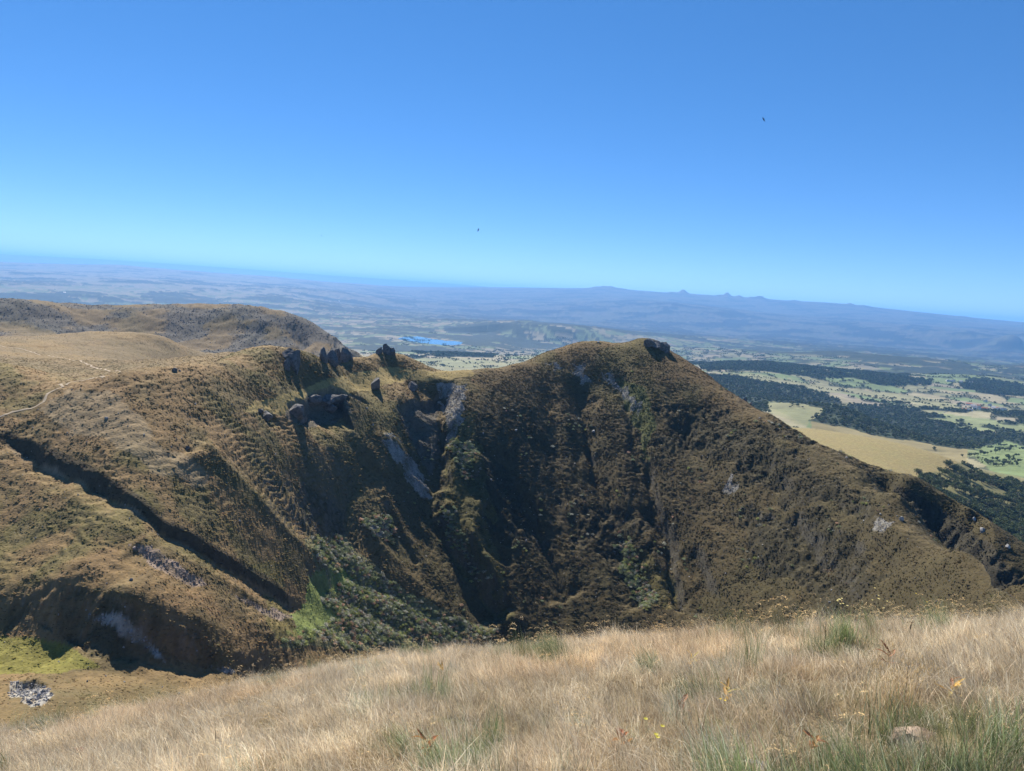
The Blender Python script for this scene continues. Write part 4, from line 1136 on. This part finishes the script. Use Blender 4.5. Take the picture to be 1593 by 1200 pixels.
x, y, z, ia, ik = choose(gl, hd + 1e-9, NHG, 37); r = np.random.default_rng(38); sz = r.uniform(.5, 1.1, NHG)
scatter('hedgerow_trees', np.c_[x, y, z], np.c_[np.zeros((NHG, 2)), r.uniform(0, 6.28, NHG)], np.c_[sz, sz, sz], np.array(TC)[r.integers(0, 4, NHG)], r.integers(0, 4, NHG), fv)

# ------------------------------------------------------------------ houses of the village and far farms
M_WALL, _t, b_ = new_mat('render_wall'); b_.inputs['Base Color'].default_value = (.72, .69, .62, 1)
M_SLATE, _t, b_ = new_mat('slate_roof'); b_.inputs['Base Color'].default_value = (.20, .20, .22, 1)
M_TILE, _t, b_ = new_mat('tile_roof'); b_.inputs['Base Color'].default_value = (.40, .17, .10, 1)
M_PANE, _t, b_ = new_mat('window_glass', .2); b_.inputs['Base Color'].default_value = (.03, .04, .05, 1)
def house(p, L_, W_, H_, rz, label, group, roofm, name='house', cat='house'):
    e = empty(name, p, rz); tag(e, label, cat, group); l, w = L_ / 2, W_ / 2
    mesh_obj('wall', [(-l, -w, -2), (l, -w, -2), (l, w, -2), (-l, w, -2), (-l, -w, H_), (l, -w, H_), (l, w, H_), (-l, w, H_), (-l, 0, H_ + w * .75), (l, 0, H_ + w * .75)],
             [(0, 1, 5, 4), (2, 3, 7, 6), (1, 2, 6, 9, 5), (3, 0, 4, 8, 7)], M_WALL, e)
    o_ = .5; hh = H_ + w * .75 + .15; hb = H_ - .2
    mesh_obj('roof', [(-l - o_, -w - o_, hb), (l + o_, -w - o_, hb), (l + o_, 0, hh), (-l - o_, 0, hh), (-l - o_, w + o_, hb), (l + o_, w + o_, hb), (-l - o_, -w - o_, hb + .3), (l + o_, -w - o_, hb + .3), (l + o_, 0, hh + .3), (-l - o_, 0, hh + .3), (-l - o_, w + o_, hb + .3), (l + o_, w + o_, hb + .3)],
             [(0, 1, 2, 3), (3, 2, 5, 4), (6, 9, 8, 7), (9, 10, 11, 8), (0, 6, 7, 1), (4, 5, 11, 10), (1, 7, 8, 2), (2, 8, 11, 5), (0, 3, 9, 6), (3, 4, 10, 9)], roofm, e)
    return e
r = np.random.default_rng(41)
for j, (x, y) in enumerate(((1506,631),(1513,634),(1516,637),(1522,634),(1526,638),(1533,627),(1531,639),(1540,633),(1546,636),(1550,638),(1556,639),(1562,640),(1500,640),(1509,640))):
    house(gl.hit(x, y, 3300, 5000), r.uniform(12, 24), r.uniform(9, 12), r.uniform(5, 8), r.uniform(0, 3.1), 'pale house of the village beyond the dark wood, at the edge of the green field', 'houses of the village beyond the wood', M_SLATE if j % 3 else M_TILE)
for j, (x, y) in enumerate(((1473,595),(1478,597),(1483,594),(1510,598),(1518,599),(1527,600),(1505,601),(1496,596))):
    house(gl.hit(x, y, 5000, 8000), r.uniform(16, 30), r.uniform(10, 14), r.uniform(6, 9), r.uniform(0, 3.1), 'tiny pale house of the hamlet among trees above the village', 'houses of the hamlet among trees above the village', M_SLATE)
for x, y, L_, lb in ((101,458,60,'white farm building on the pale plateau at far left above the dark forest'), (223,483,50,'white farm building just above the far brown massif'), (467,458,60,'white building on the far plateau left of centre'), (528,471,50,'pale barn on the far plateau below the white building')):
    house(gl.hit(x, y, 9000, 20000), L_, 24, 14, 1.6, lb, None, M_WALL, 'farm_building', 'farm building')

# ------------------------------------------------------------------ birds
M_BIRD, _t, b_ = new_mat('dark_feathers'); b_.inputs['Base Color'].default_value = (.03, .03, .032, 1)
def bird(x, y, dist, span, bank, yaw, label):
    a = FW + ((x - 796.5) / F) * RT + ((600 - y) / F) * UP; p = Vector(a * dist)
    e = empty('bird', p); e.rotation_euler = (bank, .2, yaw); tag(e, label, 'bird')
    v = ICO2 * np.array((.34, .10, .09)) * span * .5; v[:, 1] *= 1 - .3 * (v[:, 0] / span)
    mesh_obj('body', v, ICO2F, M_BIRD, e, True)
    for s_ in (-1, 1):
        W = [(.10, .04 * s_, 0), (.16, .22 * s_, .05), (.06, .40 * s_, .05), (-.14, .52 * s_, 0), (-.04, .30 * s_, .02), (-.10, .05 * s_, 0)]
        V = [(np.array(q) * span).tolist() for q in W]; V2 = [(q[0], q[1], q[2] - .012 * span) for q in V]
        mesh_obj('wing', V + V2, [tuple(range(6)), tuple(range(11, 5, -1))] + [(k, 6 + k, 6 + (k + 1) % 6, (k + 1) % 6) for k in range(6)], M_BIRD, e)
    T = [(-.12, .02, 0), (-.12, -.02, 0), (-.30, -.09, 0), (-.25, 0, 0), (-.30, .09, 0)]; T = [(np.array(q) * span).tolist() for q in T]
    T2 = [(q[0], q[1], q[2] - .01 * span) for q in T]
    mesh_obj('tail', T + T2, [tuple(range(5)), tuple(range(9, 4, -1))] + [(k, 5 + k, 5 + (k + 1) % 5, (k + 1) % 5) for k in range(5)], M_BIRD, e)
bird(1188, 186, 60, .42, .9, 2.2, 'dark bird flying high in the blue sky on the right')
bird(744, 358, 75, .42, -1.2, .4, 'small dark bird in the pale sky over the middle of the view')
bird(287, 264, 170, .4, .4, 1.0, 'tiny bird speck high in the sky on the left')
bird(556, 331, 170, .4, .4, 2.0, 'tiny bird speck above the plateau, right of the other speck')
bird(500, 367, 150, .4, -.6, .5, 'tiny bird speck low in the sky left of centre')

# ------------------------------------------------------------------ plants and stones in the meadow
M_PLANT = leafmat('plant_parts', .3, .6, .2, from_inst=False)
def mhit(x, y): 
    return gn.hit(x, y, 1.0, 16)
def colmesh(name, V, Fc, Cc, parent):
    return mesh_obj(name, V, Fc, M_PLANT, parent, cols=np.clip(np.array(Cc), 0, 1))
def leafblade(V, Fc, Cc, r, p, L_, w, lean, az, c, curl=.5, seg=5):
    d = np.array([math.cos(az), math.sin(az)]); side = np.array([-d[1], d[0], 0]); pos = np.array(p, float); b0 = len(V)
    for k in range(seg + 1):
        f_ = k / seg; ww = w * math.sin(math.pi * min(.97, .12 + .86 * f_)) ; ang = lean + curl * f_ * f_ * 2
        mid = pos - np.array([0, 0, 1]) * ww * .25
        V += [pos - side * ww / 2, mid, pos + side * ww / 2]; Cc += [c * r.uniform(.8, 1.1)] * 3
        pos = pos + np.array([d[0] * math.sin(ang), d[1] * math.sin(ang), math.cos(ang)]) * L_ / seg
    for k in range(seg):
        for e in (0, 1): a_ = b0 + 3 * k + e; Fc.append((a_, a_ + 1, a_ + 4, a_ + 3))
def leafy_plant(x, y, h, cols, label, nleaf=9, wd=.028, cat='plant', name='withered_plant', lift=.05, grp=None):
    h *= .72; wd *= .75
    p = mhit(x, y); e = empty(name, p); tag(e, label, cat, grp); r = np.random.default_rng(int(x + y))
    V = []; Fc = []; Cc = []
    blade(V, Fc, Cc, r, (0, 0, 0), h, .006, .2, .1, WIND, np.array((.3, .2, .1)), 3); colmesh('stem', V, Fc, Cc, e)
    for j in range(nleaf):
        V = []; Fc = []; Cc = []; c = np.array(cols[j % len(cols)])
        leafblade(V, Fc, Cc, r, (0, 0, lift + h * .75 * r.random()), h * r.uniform(.45, .8), wd * r.uniform(.7, 1.3), r.uniform(.5, 1.4), r.uniform(0, 6.28), c, r.uniform(-.2, .8))
        colmesh('leaf', V, Fc, Cc, e)
    return e
OR = [(.40, .16, .06), (.28, .11, .05), (.48, .25, .09)]; YE = [(.66, .43, .11), (.60, .36, .10), (.55, .44, .14)]; RU = [(.36, .18, .09), (.26, .12, .06)]
leafy_plant(663, 1192, 0.216, OR, 'orange-brown withered leafy plant at the bottom edge, left of centre', 10, .034)
leafy_plant(1127, 1104, 0.187, YE, 'bright yellow-orange withered leaves in the grass right of centre', 8, .034)
leafy_plant(1056, 1122, 0.158, RU, 'rust brown curled dead leaf in the grass left of the yellow leaves', 4, .04)
leafy_plant(1076, 1043, 0.216, YE, 'small yellow-orange leafy plant further up the meadow right of centre', 7, .03)
leafy_plant(1378, 1044, 0.216, RU, 'reddish brown withered plant in the middle of the right meadow', 8, .03)
leafy_plant(1475, 1096, 0.187, YE + RU, 'yellow and rust leafy plant beside the pale stone', 9, .026)
leafy_plant(960, 1180, 0.144, OR, 'low rust red plant at the bottom edge near the middle', 6, .03)
leafy_plant(1262, 1188, 0.158, OR, 'rust red withered plant at the bottom edge right of the blue-grey stone', 8, .03)
leafy_plant(690, 1062, 0.216, YE, 'tiny yellow withered tuft on the upper meadow left of centre', 6, .026)
leafy_plant(128, 1188, 0.144, RU, 'rust brown tuft at the bottom left corner of the meadow', 7, .026)
def flowers(x, y, h, n_, label, c=(.70, .52, .05), rad=.008):
    p = mhit(x, y); e = empty('yellow_flowers', p); tag(e, label, 'flowers'); r = np.random.default_rng(int(x * 3 + y))
    for j in range(n_):
        q = r.normal(size=2) * .05; V = []; Fc = []; Cc = []
        pos, ang, d = blade(V, Fc, Cc, r, (q[0], q[1], 0), h * r.uniform(.8, 1.1), .003, .3, .1, WIND + r.normal() * .4, np.array((.16, .2, .07)), 3); st = colmesh('stem', V, Fc, Cc, e)
        V = []; Fc = []; Cc = []
        for k in range(10):
            a_ = k * .628; dd_ = np.array((math.cos(a_), math.sin(a_), .35)); sd = np.array((-math.sin(a_), math.cos(a_), 0)); b0 = len(V)
            V += [pos, pos + dd_ * rad * .6 + sd * rad * .28, pos + dd_ * rad * 1.15, pos + dd_ * rad * .6 - sd * rad * .28]; Fc.append((b0, b0 + 1, b0 + 2, b0 + 3)); Cc += [np.array(c) * r.uniform(.85, 1.1)] * 4
        colmesh('flower_head', V, Fc, Cc, st)
flowers(1033, 1192, .12, 4, 'yellow-green flower cluster at the bottom edge right of centre', (.50, .45, .06), .013)
flowers(1125, 1136, .12, 2, 'small yellow flowers below the yellow-orange withered leaves')
flowers(1430, 990, .34, 2, 'single yellow flower on the upper right meadow')
flowers(1305, 1006, .36, 9, 'scatter of pale yellow flowers below the brow of the meadow', (.72, .62, .25), .010)
flowers(1370, 992, .36, 7, 'pale yellow flowers just right of the dead umbel stalk', (.72, .62, .25), .010)
def stalk(x, y, h, label, umbel=True, lean=.08):
    p = mhit(x, y); e = empty('dead_stalk', p); tag(e, label, 'dead stalk'); r = np.random.default_rng(int(x)); c = np.array((.10, .07, .045)); V = []; Fc = []; Cc = []
    pos, ang, d = blade(V, Fc, Cc, r, (0, 0, 0), h, .008, lean, .0, WIND, c, 5)
    colmesh('stem', V, Fc, Cc, e)
    if umbel:
        V = []; Fc = []; Cc = []
        for j in range(16):
            q = blade(V, Fc, Cc, r, pos, .05 * r.uniform(.7, 1.2), .003, r.uniform(.1, 1.1), 0, r.uniform(0, 6.28), c * 1.6, 2)[0]
            b0 = len(V); V += [q + np.array(o_) * .007 for o_ in ((-1, 0, 0), (0, -1, .4), (1, 0, 0), (0, 1, .4))]; Fc.append((b0, b0 + 1, b0 + 2, b0 + 3)); Cc += [c * 1.8] * 4
        colmesh('umbel', V, Fc, Cc, e)
stalk(1277, 1042, .62, 'dark dead umbel stalk rising near the brow right of centre')
stalk(338, 1166, .30, 'thin dark dead stalk standing in the meadow left of centre', False)
stalk(392, 1106, .34, 'thin dead stalk further up the meadow, right of the dark one', False)
stalk(1402, 1108, .40, 'grey dead stalk standing behind the pale stone', True)
# airy straw panicle plant
p = mhit(1388, 1112); e = empty('straw_bush', p); tag(e, 'golden straw coloured airy grass tussock left of the pale stone', 'grass tussock'); r = np.random.default_rng(5)
for j in range(6):
    V = []; Fc = []; Cc = []
    for i in range(16):
        q = r.normal(size=2) * .07; pos, ang, d = blade(V, Fc, Cc, r, (q[0], q[1], 0), r.uniform(.2, .36), .002, r.uniform(.1, .7), .3, r.uniform(0, 6.28), np.array((.72, .52, .26)), 4)
        for k in range(7): blade(V, Fc, Cc, r, pos + r.normal(size=3) * .012, .022, .003, r.uniform(0, 1.4), .3, r.uniform(0, 6.28), np.array((.75, .55, .28)), 2)
    colmesh('seed_stems', V, Fc, Cc, e)
def mstone(x, y, w, h, c, label, seed):
    p = mhit(x, y); m_, _t, b_ = new_mat('meadow_stone'); b_.inputs['Base Color'].default_value = (*c, 1)
    o = bpy.data.objects.new('stone', rock_mesh(seed, w, w * .7, h, m_, 8)); COL.objects.link(o); o.location = (p.x, p.y, p.z - .10); tag(o, label, 'stone')
mstone(1432, 1150, .32, .15, (.40, .30, .22), 'pale rounded stone half hidden in the lower right grass', 3)
mstone(1180, 1199, .22, .12, (.22, .26, .32), 'blue-grey stone at the bottom edge right of centre', 8)
#SECTION_END
